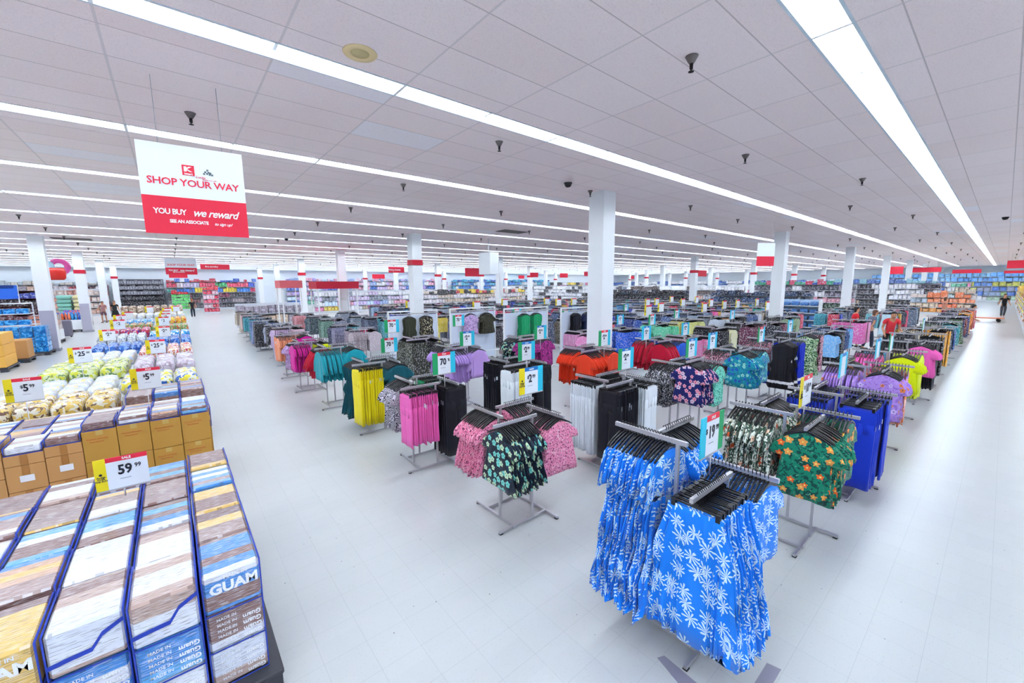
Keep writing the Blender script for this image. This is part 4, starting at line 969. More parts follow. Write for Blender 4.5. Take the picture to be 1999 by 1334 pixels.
# cardboard boxes behind
pallet(-3.0, 6.5, .27, 8.0, 'dark skid under the cardboard boxes and candy bags behind them')
lab_w = mat('shipping_label', 'eef1fa', .5)
for c_ in range(10):
    x = .085-.292*c_; gold = c_ < 4; w = .286; d = .44; tops = [1.09, 1.08, 1.09, 1.08, .98, .95, 1.0, .96, 1.0, .98][c_]
    z1 = tops; n = 0
    while z1 > .2:
        h = .365 if gold else (.12 if n == 0 and c_ in (4, 5) else .285)
        z0 = max(z1-h, .14)
        if z1-z0 < .06: break
        o = tag(MB().rbox(-w/2, 0, 0, w/2, d, z1-z0-.004, .004).build('cardboard_box', cardboard2 if gold else cardboard, None, (x, 6.5, z0)), '%s cardboard box, %s column from the aisle, %s from the top' % ('golden brown' if gold else 'tan', (COLN+['eighth', 'ninth', 'tenth'])[c_], COLN[n]), 'box', 'cardboard boxes in the stack behind the candy bags')
        hh = z1-z0
        if not gold:
            MB().box(-.028, -.002, hh-.11 if n else 0, .028, 0, hh-.005).build('tape', tape, o)
            if n: MB().box(-.05, -.003, hh*.35, .055, -.001, hh*.6).build('shipping_label', lab_w, o)
        else:
            text('Premium Chocolate', .022, mat('box_print', 'd0502c', .6), o, -.02, hh*.72, y=-.002); text('Guam Pastries', .02, mat('box_print', 'd0502c', .6), o, -.03, hh*.63, y=-.002)
            MB().box(-.03, -.002, hh-.06, .03, 0, hh-.006).build('tape', mat('clear_tape', 'c8a860', .3), o)
        z1 = z0; n += 1
    candy_bag(x, 6.51, tops, [3, 0, 2, 1, 0, 2, 1, 3, 2, 1][c_], 'blue-trimmed candy bag on top of the %s cardboard column from the aisle' % (COLN+['eighth', 'ninth', 'tenth'])[c_], 'candy bags on top of the cardboard boxes', w=.27, d=.42, h=.085)
for r in range(2):
    for c_ in range(9):
        candy_bag(.11-.315*c_, 6.98+.48*r, 1.02-BH, random.choice([2, 2, 0, 3, 1]), 'blue-trimmed candy bag behind the cardboard boxes, %s row, %s from the aisle' % (COLN[r], (COLN+['eighth', 'ninth', 'tenth'])[c_]), 'candy bags behind the cardboard boxes', h=BH)
        MB()
tag(MB().box(-2.75, 6.98, .14, .26, 7.95, 1.02-BH-.002).build('cardboard_tray', cardboard2), 'cardboard tray base carrying the candy bags behind the boxes', 'tray')
# pillow packs
def pack_mat(name, a, b_, c_, sc=14, rough=.25):
    m = speck(name, a, [(b_, .52), (c_, .60)], sc, 1.0); m.node_tree.nodes['Principled BSDF'].inputs['Roughness'].default_value = rough
    m.node_tree.nodes['Principled BSDF'].inputs['Coat Weight'].default_value = .4; return m
PK = {'gold': pack_mat('gold_snack_pack', 'e2bf62', 'f0ead8', '7a5a48'), 'white': pack_mat('white_snack_pack', 'e6ebf4', 'c8d4ec', 'f0d890'), 'yb': pack_mat('yellow_blue_snack_pack', 'e6e9d8', 'e8dc40', '2a60b8', 11),
      'yg': pack_mat('yellow_green_snack_pack', 'dce4b4', 'd4d840', '6a8c50', 12), 'pinkgrey': pack_mat('pink_grey_snack_pack', 'cfc4d4', 'b09cac', 'e8e4ee', 10), 'redw': pack_mat('red_white_candy_pack', 'f0e6ea', 'c83c50', 'e8c860', 22),
      'blue': pack_mat('blue_snack_pack', '2f6cc8', '90b8f0', '1840a0', 12), 'clear': pack_mat('clear_bottle_pack', 'dfe6ee', '9098a8', 'f4f4f8', 20), 'gr': pack_mat('green_red_can_pack', '5a9c58', 'c84030', 'e8d8a0', 18),
      'rp': pack_mat('red_purple_snack_pack', 'c82848', '6a2890', 'f0c0d0', 12), 'lime': pack_mat('lime_tray', '58d858', '40b848', '90f090', 6), 'bluew': pack_mat('blue_white_pack', '40a8e8', 'f0f8ff', '2878c8', 12), 'or': pack_mat('orange_yellow_pack', 'f0a040', 'f4e060', 'e85830', 12), 'brown': pack_mat('brown_bag', 'c4ae98', '8c7060', 'e0d4c4', 9)}
def pillow(w, d, h):
    m = MB(); rs = []
    for f, q in ((0, .8), (.12, .95), (.4, 1), (.65, .99), (.85, .92), (.96, .78), (1.0, .6)):
        r = []
        for i in range(20):
            a = 2*pi*i/20; c_, s_ = cos(a), sin(a)
            r.append((w/2*q*math.copysign(abs(c_)**.45, c_), d/2+d/2*q*math.copysign(abs(s_)**.45, s_), h*f+.006*sin(5*a+f*7)))
        rs.append(r)
    m.rings(rs); return m
_pl = {}
def pack(x, y, z, w, d, h, k, lab, group):
    key = (round(w, 2), round(d, 2), round(h, 2), k)
    if key not in _pl: _pl[key] = pillow(w, d, h).mesh('snack_pack', PK[k])
    return tag(link('snack_pack', _pl[key], None, (x, y, z)), lab, 'snack pack', group)
ROWS = [ # y0, x0, x1, columns, rows, pack depth, height, top z, look, words
 (9.0, -2.35, -.85, 4, 2, .5, .26, .95, 'gold', 'gold and white snack packs left of the 5.99 sign'),
 (10.3, -.92, .28, 3, 2, .6, .26, .95, 'yb', 'yellow and blue snack packs behind the right 5.99 sign'),
 (10.3, -2.45, -1.0, 4, 3, .5, .25, .90, 'white', 'white snack packs before the left 25 dollar sign'),
 (12.6, -2.35, -.95, 3, 3, .6, .28, .92, 'yg', 'yellow-green snack packs beside the left 25 dollar sign'),
 (12.5, -.85, .3, 3, 3, .55, .28, .95, 'pinkgrey', 'pinkish grey packs behind the right 25 dollar sign'),
 (15.1, -2.3, -.95, 4, 3, .5, .25, .85, 'white', 'white packs behind the yellow-green ones'),
 (14.8, -.85, .33, 4, 4, .4, .24, .98, 'redw', 'red and white candy packs by the right blue packs sign'),
 (17.8, -2.1, -.9, 4, 3, .45, .3, .85, 'blue', 'blue packs at the left blue packs sign'),
 (17.6, -.8, .38, 4, 3, .45, .3, 1.0, 'blue', 'blue packs behind the right blue packs sign'),
 (20.2, -2.2, -.9, 5, 3, .45, .35, .95, 'clear', 'clear bottle packs in the middle of the candy island'),
 (20.4, -.8, .42, 4, 2, .5, .3, 1.0, 'bluew', 'blue and white packs on the right of the candy island'),
 (22.8, -.75, .45, 5, 3, .5, .35, 1.05, 'gr', 'green and red packs on the right of the candy island'),
 (23.0, -2.1, -.85, 4, 3, .5, .35, .95, 'rp', 'red and purple packs on the left of the candy island'),
 (25.6, -.75, .48, 4, 3, .5, .3, .85, 'lime', 'lime green packs on the candy island'),
 (26.0, -2.0, -.85, 4, 3, .5, .3, .95, 'gr', 'green packs on the far left of the candy island'),
 (28.6, -2.2, -.85, 5, 3, .5, .3, 1.0, 'bluew', 'light blue packs far down the candy island'),
 (28.6, -.7, .5, 5, 3, .5, .3, 1.05, 'or', 'orange and yellow packs far down the candy island'),
 (32.0, -2.4, .5, 8, 3, .6, .3, 1.15, 'white', 'white packs far down the candy island'),
 (35.5, -2.6, .5, 8, 2, .7, .5, 1.5, 'brown', 'beige bags at the far end of the candy island')]
for (y0, x0, x1, nc, nr, d, h, zt, k, words) in ROWS:
    pallet(x0, y0-.02, x1, y0+nr*d+.02, 'low dark skid under the '+words)
    tag(MB().box(x0+.03, y0, .14, x1-.03, y0+nr*d, zt-h-.003).build('cardboard_tray', PK['lime'] if k == 'lime' else (cardboard if k in ('gold', 'gr', 'brown') else white)), 'plain tray base under the '+words, 'tray')
    w = (x1-x0)/nc
    for i in range(nc):
        for j in range(nr): pack(x0+w*(i+.5), y0+d*j, zt-h+random.uniform(0, .012), w*.96, d*.96, h, k, 'one of the '+words, words)
pallet(-.78, 8.9, .29, 9.92, 'dark skid under the blue-trimmed bags behind the right 5.99 sign')
for r in range(2):
    for l in range(3):
        for c_ in range(3):
            if r and l < 2: continue
            candy_bag(.12-.345*c_, 8.92+.49*r, .145+l*BH, [1, 2, 0, 3][(c_+l) % 4], 'blue-trimmed bag behind the 5.99 sign, %s row, %s layer up, %s from the aisle' % (COLN[r], COLN[l], COLN[c_]), 'blue-trimmed bags behind the 5.99 sign', w=.33, txt='Guam' if (r == 0 and l != 2) else None)
tag(MB().box(-.75, 9.42, .14, .28, 9.88, .145+2*BH-.003).build('cardboard_tray', cardboard), 'cardboard tray behind the front blue-trimmed bags by the 5.99 sign', 'tray')
for (x, y, z, pr, lab, zt) in [(-1.73, 8.72, 1.28, ('5', '99', 1), 'yellow and white 5.99 sale sign at the left edge', .0), (-.44, 8.58, 1.27, ('5', '99', 1), 'yellow and white 5.99 sale sign nearer the aisle', .0),
   (-1.63, 12.55, 1.27, ('25', '00', 1), 'yellow and white 25.00 sign on the left of the island', .0), (-.42, 13.1, 1.27, ('25', '00', 1), 'yellow and white 25.00 sign nearer the aisle', .0),
   (-1.62, 17.3, 1.27, ('2', '00', 1), 'yellow and white two-dollar sale sign on the left of the island', .0), (-.33, 17.45, 1.27, ('2', '00', 1), 'yellow and white two-dollar sale sign nearer the aisle', .0)]:
    price_sign(0, 0, z, 'y', pr, lab, .36, .33, 0, (x, y), zt=zt)
for q, (x, y) in enumerate([(-1.7, 21.6), (-.4, 22.3), (-.35, 25.3), (-1.9, 25.4), (-.35, 28.2), (-1.8, 28.2), (-.3, 31.5), (-1.2, 34.9), (.1, 34.8)]):
    price_sign(0, 0, 1.3, 'y', ('2', '', 1) if q < 4 else None, 'small yellow and white sale sign far down the candy island', .42, .36, 0, (x, y), zt=.0, group='small sale signs far down the candy island')

# ------------------------------------------------------------------ pallets on the far left
pallet(-5.85, 20.4, -4.3, 21.8, 'dark pallet under the yellow printed cartons at the left edge')
ym = mat('yellow_carton', 'f2b650', .6)
for i in range(2):
    for l in range(3):
        o = tag(MB().rbox(-.5, 0, 0, .24, 1.3, .36, .01).build('carton', ym, None, (-4.58-.75*i, 20.45, .145+l*.37)), 'yellow printed carton at the left edge, %s column, %s layer up' % (('right', 'left')[i], COLN[l]), 'carton', 'yellow cartons at the left edge')
        m = MB()
        for q in range(3): m.box(-.42+q*.22, -.002, .12, -.34+q*.22, 0, .24)
        m.build('printed_marks', ink, o)
pallet(-5.65, 22.55, -4.2, 23.45, 'dark pallet under the wide tan carton')
o = tag(MB().rbox(-.7, 0, 0, .7, .85, .68, .02).build('carton', cardboard, None, (-4.93, 22.6, .145)), 'wide tan carton wrapped in clear film beside the blue packs', 'carton')
MB().box(.05, -.003, .38, .3, 0, .5).build('shipping_label', lab_w, o); MB().box(-.45, -.003, .08, -.2, 0, .2).build('shipping_label', lab_w, o)
m = MB()
for q in range(4): m.add([(-.2+q*.06, -.002, .2+q*.05), (.15+q*.05, -.002, .3+q*.05), (.15+q*.05, -.002, .32+q*.05), (-.2+q*.06, -.002, .23+q*.05)], [(0, 1, 2, 3)])
m.build('printed_marks', mat('mark_brown', '6c4a30', .7), o)
bm = pack_mat('blue_shrink_wrapped_pack', '1d86d6', '58b8f4', '0e62b4', 9)
bmesh_ = MB().rbox(-.17, 0, 0, .17, .34, .205, .02).mesh('water_pack', bm)
pallet(-6.65, 24.5, -4.0, 25.6, 'dark pallet under the blue shrink-wrapped packs')
for i in range(7):
    for l in range(5 if i < 5 else 4):
        for j in range(2 if i == 0 else 1):
            tag(link('water_pack', bmesh_, None, (-4.2-i*.36, 24.53+j*.35, .145+l*.21)), 'blue shrink-wrapped pack stacked on the pallet at the left', 'pack', 'blue shrink-wrapped packs on the left pallet')
o = empty('store_shelf', (-5.75, 26.0, 0), 0, 'white shelf unit carrying blue packs and a beach chair', 'shelf')
for z in (.45, 1.15, 1.62, 2.05): MB().box(-1.5, 0, z, 1.1, .8, z+.03).build('shelf', white, o)
for xx in (-1.5, 1.06): MB().box(xx, .76, 0, xx+.04, .8, 2.1).build('upright', white, o)
for i in range(6):
    for z in (1.18, 1.65): tag(link('water_pack', bmesh_, None, (-4.85-i*.36, 26.05, z)), 'blue pack on the white shelf at the left edge', 'pack', 'blue packs on the white shelf')
o = empty('beach_chair', (-5.25, 26.15, 2.085), .15, 'blue folding beach chair on top of the white shelf', 'beach chair'); o.scale = (.78, .78, .78); bc = mat('beach_chair_blue', '1868d8', .6)
MB().add([(-.42, 0, .25), (.42, 0, .25), (.42, .55, .2), (-.42, .55, .2), (-.42, 0, .27), (.42, 0, .27), (.42, .55, .22), (-.42, .55, .22)], [(0, 3, 2, 1), (4, 5, 6, 7), (0, 1, 5, 4), (1, 2, 6, 5), (2, 3, 7, 6), (3, 0, 4, 7)]).build('seat', bc, o)
MB().add([(-.42, .5, .22), (.42, .5, .22), (.42, .8, .95), (-.42, .8, .95), (-.42, .52, .22), (.42, .52, .22), (.42, .82, .95), (-.42, .82, .95)], [(0, 3, 2, 1), (4, 5, 6, 7), (0, 1, 5, 4), (1, 2, 6, 5), (2, 3, 7, 6), (3, 0, 4, 7)]).build('backrest', bc, o)
MB().rbox(-.3, .70, .78, .3, .78, .95, .02).build('head_pillow', mat('dark_blue_pad', '123c90', .6), o)
for s in (-1, 1):
    MB().tube([(s*.44, -.02, .01), (s*.44, .1, .26), (s*.44, .55, .22), (s*.44, .82, .97)], .013, 6).build('side_frame', white, o); MB().tube([(s*.44, .8, .01), (s*.44, .4, .42), (s*.44, .02, .45)], .013, 6).build('armrest', white, o)
# carton tower, suitcase, bottle crates
pallet(-5.4, 29.6, -4.4, 30.7, 'dark pallet under the brown and white cartons')
tag(MB().rbox(-.48, 0, 0, .48, 1, .5, .01).build('carton', white, None, (-4.9, 29.65, .145)), 'large plain white carton below the patterned cartons', 'carton')
pm = spine_mat('patterned_carton', ['d87a50', '5a4a50', 'e8dcd4', '9a5040'], .08, 2.0)
for l in range(3): tag(MB().rbox(-.46, 0, 0, .46, .96, .24, .01).build('carton', pm, None, (-4.9, 29.67, .65+l*.245)), 'patterned brown carton, %s layer above the white one' % COLN[l], 'carton')
o = empty('suitcase', (-4.75, 32.9, 0), 0, 'grey upright suitcase beside the cartons at the left', 'suitcase'); sg = mat('suitcase_grey', '6f6b7c', .5)
MB().rbox(-.33, -.2, .06, .33, .2, .95, .06).build('shell', sg, o); MB().tube([(-.1, .15, .94), (-.1, .15, 1.1), (.1, .15, 1.1), (.1, .15, .94)], .012, 5).build('handle', blackm, o)
for a in (-.26, .26):
    for b in (-.14, .14): MB().ell(a, b, .035, .03, .02, .035, 8, 4).build('wheel', blackm, o)
for (x, y, cols) in [(-5.0, 36.2, ('f06a30', '2858c8', '3aa0e0')), (-5.1, 39.5, ('3a60d0', 'e85838', '8040a8'))]:
    pallet(x-.65, y, x+.65, y+1.2, 'dark pallet under the white bin of bottles' if x == -5.0 else 'dark pallet under the farther white bin of bottles')
    tag(MB().rbox(-.6, .05, 0, .6, 1.15, .6, .01).build('bulk_bin', white, None, (x, y, .145)), 'white bulk bin holding coloured bottles' if x == -5.0 else 'farther white bulk bin holding coloured bottles', 'bin')
    m = MB()
    for i in range(8):
        for j in range(5):
            m.col = lin(random.choice(cols)); m.lathe([(.055, 0), (.06, .2), (.05, .34), (.02, .4), (.02, .46)], 8, (x-.5+i*.14, y+.18+j*.2, .75))
    tag(m.build('bottles', attr_mat('bottle_plastic', .3, 8, .2)), 'coloured bottles crowding the top of the %s white bin' % ('nearer' if x == -5.0 else 'farther'), 'bottles', kind='stuff')
# inflatables hanging from the ceiling
def torus(R, r, n=24, k=8):
    return [[((R+r*cos(2*pi*j/k))*cos(2*pi*i/n), r*sin(2*pi*j/k), (R+r*cos(2*pi*j/k))*sin(2*pi*i/n)) for j in range(k)] for i in range(n+1)]
def hung(name, m, mt, x, y, z, lab, cat):
    o = tag(m.build(name, mt, None, (x, y, z)), lab, cat); MB().tube([(0, 0, .3), (0, 0, ZC-z)], .004, 4).build('string', steel, o)
ix, iy = W(98, 521, 3.75); hung('swim_ring', MB().rings(torus(.3, .12), False), mat('pink_vinyl', 'f25cae', .3), ix+.3, iy, 3.75, 'pink swim ring hanging beside the left pillar', 'swim ring')
ix, iy = W(80, 521, 3.72); hung('swim_ring', MB().rings(torus(.28, .11), False), mat('pale_blue_vinyl', 'b4dcf0', .3), ix, iy+.5, 3.72, 'pale blue swim ring half behind the left pillar', 'swim ring')
ix, iy = W(93, 535, 3.35); m = MB(); m.rings([[(a*w, b*.08, z) for a, b in ((-1, -1), (1, -1), (1, 1), (-1, 1))] for w, z in ((.26, -.28), (.33, -.2), (.36, .12), (.3, .28))]); hung('inflatable_float', m, mat('red_vinyl', 'e83028', .3), ix+.25, iy-.1, 3.35, 'red inflatable float hanging below the pink swim ring', 'pool float')

# ------------------------------------------------------------------ shelving toward the far walls
shm = mat('shelf_metal', 'd4dae2', .5); gm_ = attr_mat('package_print', .5, 9.0, .3)
def run(x0, y0, x1, y1, face, h, d, cols, lab, n=5, pw=.35, topc=None, dark=None, z0=.18, products='packages', plab=None, cw=None):
    """shelving run; face is the side the goods look to; the goods are one crowded stuff object"""
    L = math.hypot(x1-x0, y1-y0); rz = {'-y': 0, '-x': -pi/2, '+y': pi, '+x': pi/2}[face]
    cx, cy = (x0+x1)/2, (y0+y1)/2
    o = empty('shelving_unit', (cx, cy, 0), rz, lab, 'shelving'); bc_ = dark or shm
    MB().box(-L/2, 0, 0, L/2, .03, h).build('back_panel', bc_, o); MB().box(-L/2, -d, 0, L/2, 0, z0-.04).build('base', bc_, o)
    g = MB(); rr = MB(); hs = (h-z0)/n
    for k in range(n):
        z = z0+k*hs; MB().box(-L/2, -d, z-.03, L/2, 0, z).build('shelf', bc_, o)
        x = -L/2+.03
        while x < L/2-.05:
            cset = cols[min(k, len(cols)-1)] if isinstance(cols[0], (list, tuple)) else cols
            blk = random.uniform(.5, 1.8); c_ = random.choice(cset); e = min(x+blk, L/2-.03)
            while x < e-.02:
                w = min(pw*random.uniform(.8, 1.2), e-x); hh = hs*random.uniform(.62, .92)
                b = lin(c_); q = random.uniform(.75, 1.25); g.col = tuple(min(1, v*q) for v in b[:3])+(1,)
                g.box(x, -d+random.uniform(.02, .08), z, x+w*.9, -.05, z+hh)
                g.col = tuple(min(1, v*1.5+.1) for v in b[:3])+(1,); g.box(x+w*.2, -d-.012+.02, z+hh*.35, x+w*.6, -d+.09, z+hh*.6)
                x += w
    if topc:
        x = -L/2+.03
        while x < L/2-.3:
            w = random.uniform(.3, .6); g.col = lin(random.choice(topc)); g.box(x, -d+.05, h, x+w*.92, -.05, h+random.uniform(.15, .45)); x += w
    s = g.build(products, gm_, None, (cx, cy, 0), rz)
    tag(s, plab or 'goods crowding the '+lab, products.replace('_', ' '), kind='stuff')
    return o
random.seed(77)
MIX = ['c83c50', 'e8e8f0', '3a70c8', 'e8c850', '8a8c9c', 'd878a8', '50a888', '30303c', 'c8b8a8']
LIL = ['c8b4e4', 'a890d8', 'f0c8dc', 'c0d8f0', 'e8e8f0', '98b0e0', 'e0a0b8']
DRK = ['2c2a34', '4a4650', '6a6470', '1c1c24', '8c8490']
run(-23.0, 62.5, -5.2, 62.5, '-y', 3.0, .6, ['a03040', '503040', 'c0b8c0', '303848'], 'far wall shelves behind the left pillars', 5, topc=['c8c0b8', 'a8b0b8'])
run(-4.9, 62.4, -.6, 62.4, '-y', 3.6, .6, [['2a2a34'], ['2a2a34'], ['30303c'], ['8a8c98', '70727e'], ['8a8c98', 'a0a2ae'], ['8a8c98']], 'dark far wall shelves behind the two women', 6, .25, dark=mat('dark_shelf', '4c4c58', .5))
run(-.4, 62.4, 8.4, 62.4, '-y', 3.3, .6, [['9c8c90', '484450'], ['a09098', '504858', '8c5860'], ['403c48', '2c2c38', '882850'], ['f0d020', '2a80d8', 'd0305c', '50a8a0'], ['e84868', '3858c8', '48b070', 'c8c0e0', 'e8e0e8']], 'tall bright toy shelves on the far wall', 5, .3, topc=['c83c50', 'e8e8f4', '4870d0'])
run(12.0, 62.4, 37.0, 62.4, '-y', 3.4, .6, [MIX, LIL, LIL, LIL+['3a70c8'], LIL], 'lilac and blue bedding shelves on the far wall', 5, .45, topc=LIL)
run(38.0, 62.4, 62.0, 62.4, '-y', 3.3, .6, [MIX, ['3068b8', '48a0d8', 'e8f0f8'], ['40a8c0', 'b0d8e8'], ['3878c8', 'e8e8f0', '50b0c8']], 'blue goods shelves on the far wall', 5, .45, topc=['40b0d8', '3060b8'])
run(62.5, 62.4, 86.0, 62.4, '-y', 3.2, .6, MIX, 'mixed goods shelves on the far wall by the corner', 5, .5)
run(86.4, 62.0, 86.4, 14.0, '-x', 3.3, .6, [MIX, MIX, ['e8e8f0', '8898b0'], ['3868b8', 'e8e8f0']], 'shelves along the right-hand far wall', 5, .5)
run(86.4, 13.8, 86.4, -9.5, '-x', 4.0, .6, [['a0b8a0', '3878c0', 'e8e8f0'], ['3a6cc0', '88a0c8', '8cb068'], ['3a6cc0', 'd0d860', '8890b0'], ['b8b840', '4878c0'], ['6aa8e8', '4a90e0', '88c0f0'], ['58a0e8', '78b8f0']], 'blue goods shelves at the end of the right aisle', 6, .6)
run(34.8, 27.5, 34.8, 17.0, '-x', 1.75, .7, [['8a8c98', '50586c'], ['14141c', '1c1c28'], ['10101a', '18182a']], 'low shelf of folded dark jeans behind the middle racks', 3, .4, topc=['101018', '181828', '24304c'], products='folded_clothes')
run(34.8, 15.5, 34.8, 8.6, '-x', 1.75, .7, [['50586c', '8a8c98'], ['14141c', '1c2438'], ['20304c', '304a78']], 'low shelf of folded navy jeans right of the middle racks', 3, .4, topc=['182440', '2c4468'], products='folded_clothes')
run(44.0, 58.0, 44.0, 31.0, '-x', 2.5, .6, [MIX, ['e8e8f0', 'c8c8d4', '303040'], ['e8e8f0', '282830', 'd8dce8'], ['f0f0f4', 'e4e6ee', '40404c']], 'white and black goods shelves beyond the middle racks', 5, .3)
run(42.5, 29.0, 42.5, 16.0, '-x', 2.5, .6, [MIX, ['c83c50', 'e8e8f0', '303040'], ['e8e8f0', 'b8b8c8', 'd0a898'], ['5a4a48', 'e8e8ee', 'f0f0f4']], 'mixed goods shelves with a white top row', 5, .3)
run(41.0, 14.5, 41.0, 7.4, '-x', 2.55, .6, [['5c5048', 'c8b098', '8a8890'], ['484450', 'c0a890', '385040'], ['d0d0d8', '50485c', 'c890a0'], ['484858', 'd8d8e0', '70687c']], 'patterned boxed goods shelves behind the jeans unit', 5, .3, topc=['3858a8', '40a080', 'c84868'])
run(52.0, 13.0, 52.0, 3.6, '-x', 2.6, .6, [DRK+['c84048'], ['2c2a34', 'a89080'], ['d8d8e4', '302c3c'], ['e0e0ea', '3c384c']], 'dark boxed goods shelves between the right pillars', 5, .3, topc=['4868a8', '88b8c8'])
run(62.0, 20.0, 62.0, 4.0, '-x', 2.8, .6, [['c83040', 'e8e8f0'], ['c83040', '3858a8', 'e8e8f0'], ['e04050', 'e8f0f4'], ['a8d8e0', '3868b8']], 'red and white goods shelves far on the right', 5, .4)
run(72.0, 12.0, 72.0, 2.6, '-x', 2.6, .6, [['e07830', 'e8c850'], ['d04828', 'e8e8f0'], MIX], 'orange and red goods shelves near the right aisle end', 5, .4)
run(28.0, 44.5, 11.0, 44.5, '-y', 2.2, .6, [MIX, LIL+['30303c'], ['e8e8f0', 'c8b8d8', '808898']], 'white display shelves behind the left racks', 4, .35)
run(31.0, 35.5, 17.0, 35.5, '-y', 1.9, .6, [['e8d8e0', '6880a8', '404868'], ['e8e0e8', 'c888a8', '88a0c0'], ['e8e0e8', 'c8b8a8']], 'low display shelves left of the dark jeans shelf', 4, .35, topc=['e8dcd0', '303038', 'c84050', 'f0d040'])
run(-22.0, 48.0, -7.5, 48.0, '-y', 2.5, .6, [['5a1c2c', '2c1c28', '782838'], ['3c1824', '1c1c28', '702838'], ['28141c', '3848a0', '602030']], 'dark maroon display shelves behind the left pillars', 4, .4, dark=mat('maroon_shelf', '4c1824', .6), topc=['c8a898', '98909c'])
run(-8.5, 56.5, -4.9, 56.5, '-y', 2.6, .6, [['c8a090', 'e8d0c8', 'a86c60'], ['b87c6c', 'e0c8c0']], 'pinkish brown patterned shelves between the left pillars', 4, .4)
run(76.0, -1.45, 31.0, -1.45, '+y', 1.75, .6, [['d88838', 'e8e0d0', '806860'], ['c86040', 'e8c850', 'c8c0b8'], ['e8d040', 'd89048', 'b8b0a8']], 'orange and yellow goods shelf on the right of the aisle', 4, .35, topc=['f0d020', 'e8c030', 'd88838'])
run(58.0, 4.9, 58.0, 1.6, '-x', 1.6, .8, [['e8b090', 'c8c8d0'], ['f0a080', '90a8b0'], ['d8d0d0', '98b0b0']], 'pale clothes table beside the right aisle', 3, .4, topc=['f08850', 'a0b0b8', 'c8b8a8'])
run(50.0, 5.2, 50.0, 1.4, '-x', 1.4, .8, [['e85838', 'f0a050'], ['f07040', 'd8c0a8'], ['e08860', '98a8b8']], 'orange clothes table beside the right aisle', 3, .4, topc=['a8b8c0', 'd8c8c0', 'e07848'])
# pillow tower, green can shelf, red stand at the end of the left aisle
o = empty('pillow_rack', (-5.4, 42.0, 0), 0, 'tall stand piled with green and cream cushions behind the left pillars', 'cushion stand'); MB().rbox(-.8, -.5, 0, .8, .5, .3, .02).build('base', skid, o); MB().box(-.8, .46, .3, .8, .5, 2.2).build('back_panel', shm, o)
for i, cc in enumerate(('8ac8b8', 'e8dca8')):
    cm_ = mat('cushion_'+cc, cc, .8)
    me = pillow(.72, .8, .26).mesh('cushion', cm_)
    for l in range(7): tag(link('cushion', me, None, (-5.8+i*.78, 41.55, .3+l*.27)), ('green cushion in the left pile of the cushion stand', 'cream cushion in the right pile of the cushion stand')[i], 'cushion', ('green cushions', 'cream cushions')[i]+' on the stand')
gx, gy = W(357, 606, 0)
run(gx-.9, gy-.0, gx+.8, gy, '-y', 1.9, .6, ['3ccc50', '58dc68', '48c858'], 'bright green drinks stand at the end of the left aisle', 5, .2, topc=['e02838'], products='green_cans')
run(2.4, 52.0, 3.7, 52.0, '-y', 2.4, .6, ['e02850', 'f05878', 'c81838', 'f8c8d8'], 'red and pink toy stand right of the walking woman', 5, .3, topc=['e02838', 'f04858'])
o = empty('service_door', (W(390, 604, 0)[0], 62.6, 0), 0, 'grey service door in the far wall right of the green stand', 'door'); MB().box(-1, 0, 0, 1, .06, 2.6).build('door_leaf', mat('door_grey', '8f94a4', .5), o); MB().box(.7, -.05, 1.05, .85, 0, 1.1).build('handle', steel, o)
# beige bag table and poles left of the rack field
run(3.2, 33.2, 7.2, 33.2, '-y', 1.55, .7, ['d8c0a8', 'c8a890', '9890a0', '70809c', 'e0d0c0'], 'beige handbag display beyond the left racks', 2, .45, products='handbags')
# folded jeans unit
jx, jy = 28.0, 8.1
o = empty('jeans_shelf', (27.9, 7.5, 0), -pi/2, 'white shelf unit of folded blue jeans right of the second pillar', 'shelf unit')
MB().box(-.95, .3, 0, .95, .33, 1.75).build('back_panel', mat('panel_pale_blue', 'b8d4f0', .5), o)
for s in (-1, 1): MB().box(s*.97-.025, -.25, 0, s*.97+.025, .33, 1.75).build('side_panel', white, o)
dm = pack_mat('folded_denim', '4070b0', '5a88c4', '2c5488', 20, .8)
jm = pillow(.4, .42, .2).mesh('folded_jeans', dm)
for k in range(4):
    z = .2+k*.4; MB().box(-.95, -.25, z-.03, .95, .3, z).build('shelf', white, o)
    for i in range(4): 
        q = link('folded_jeans', jm, None, (27.9-.22+.02, 7.5-.69+i*.46, z)); q.rotation_euler.z = -pi/2
        q.scale.z = 1+.2*((i+k) % 2); tag(q, 'pile of folded blue jeans on the white jeans shelf unit', 'jeans', 'folded jeans on the white shelf unit')

# ------------------------------------------------------------------ flatbed cart on the right aisle
cx, cy = W(1927, 624, .15)
o = empty('flatbed_cart', (cx, cy, 0), -pi/2+.05, 'orange-decked flatbed cart parked across the right aisle', 'cart')
MB().rbox(-1.3, -.4, .24, .75, .4, .29, .02).build('deck', mat('orange_deck', 'd8764c', .5), o)
for a in (-1.1, .5):
    for b in (-.3, .3): MB().rings([[(a+.1*cos(t*pi/6), b+w, .12+.11*sin(t*pi/6)) for t in range(12)] for w in (-.025, .025)]).build('wheel', blackm, o)
MB().tube([(-1.25, -.32, .29), (-1.3, -.32, 1.0), (-1.3, .32, 1.0), (-1.25, .32, .29)], .02, 6).build('push_handle', mat('cart_red', 'c03c30', .4), o)

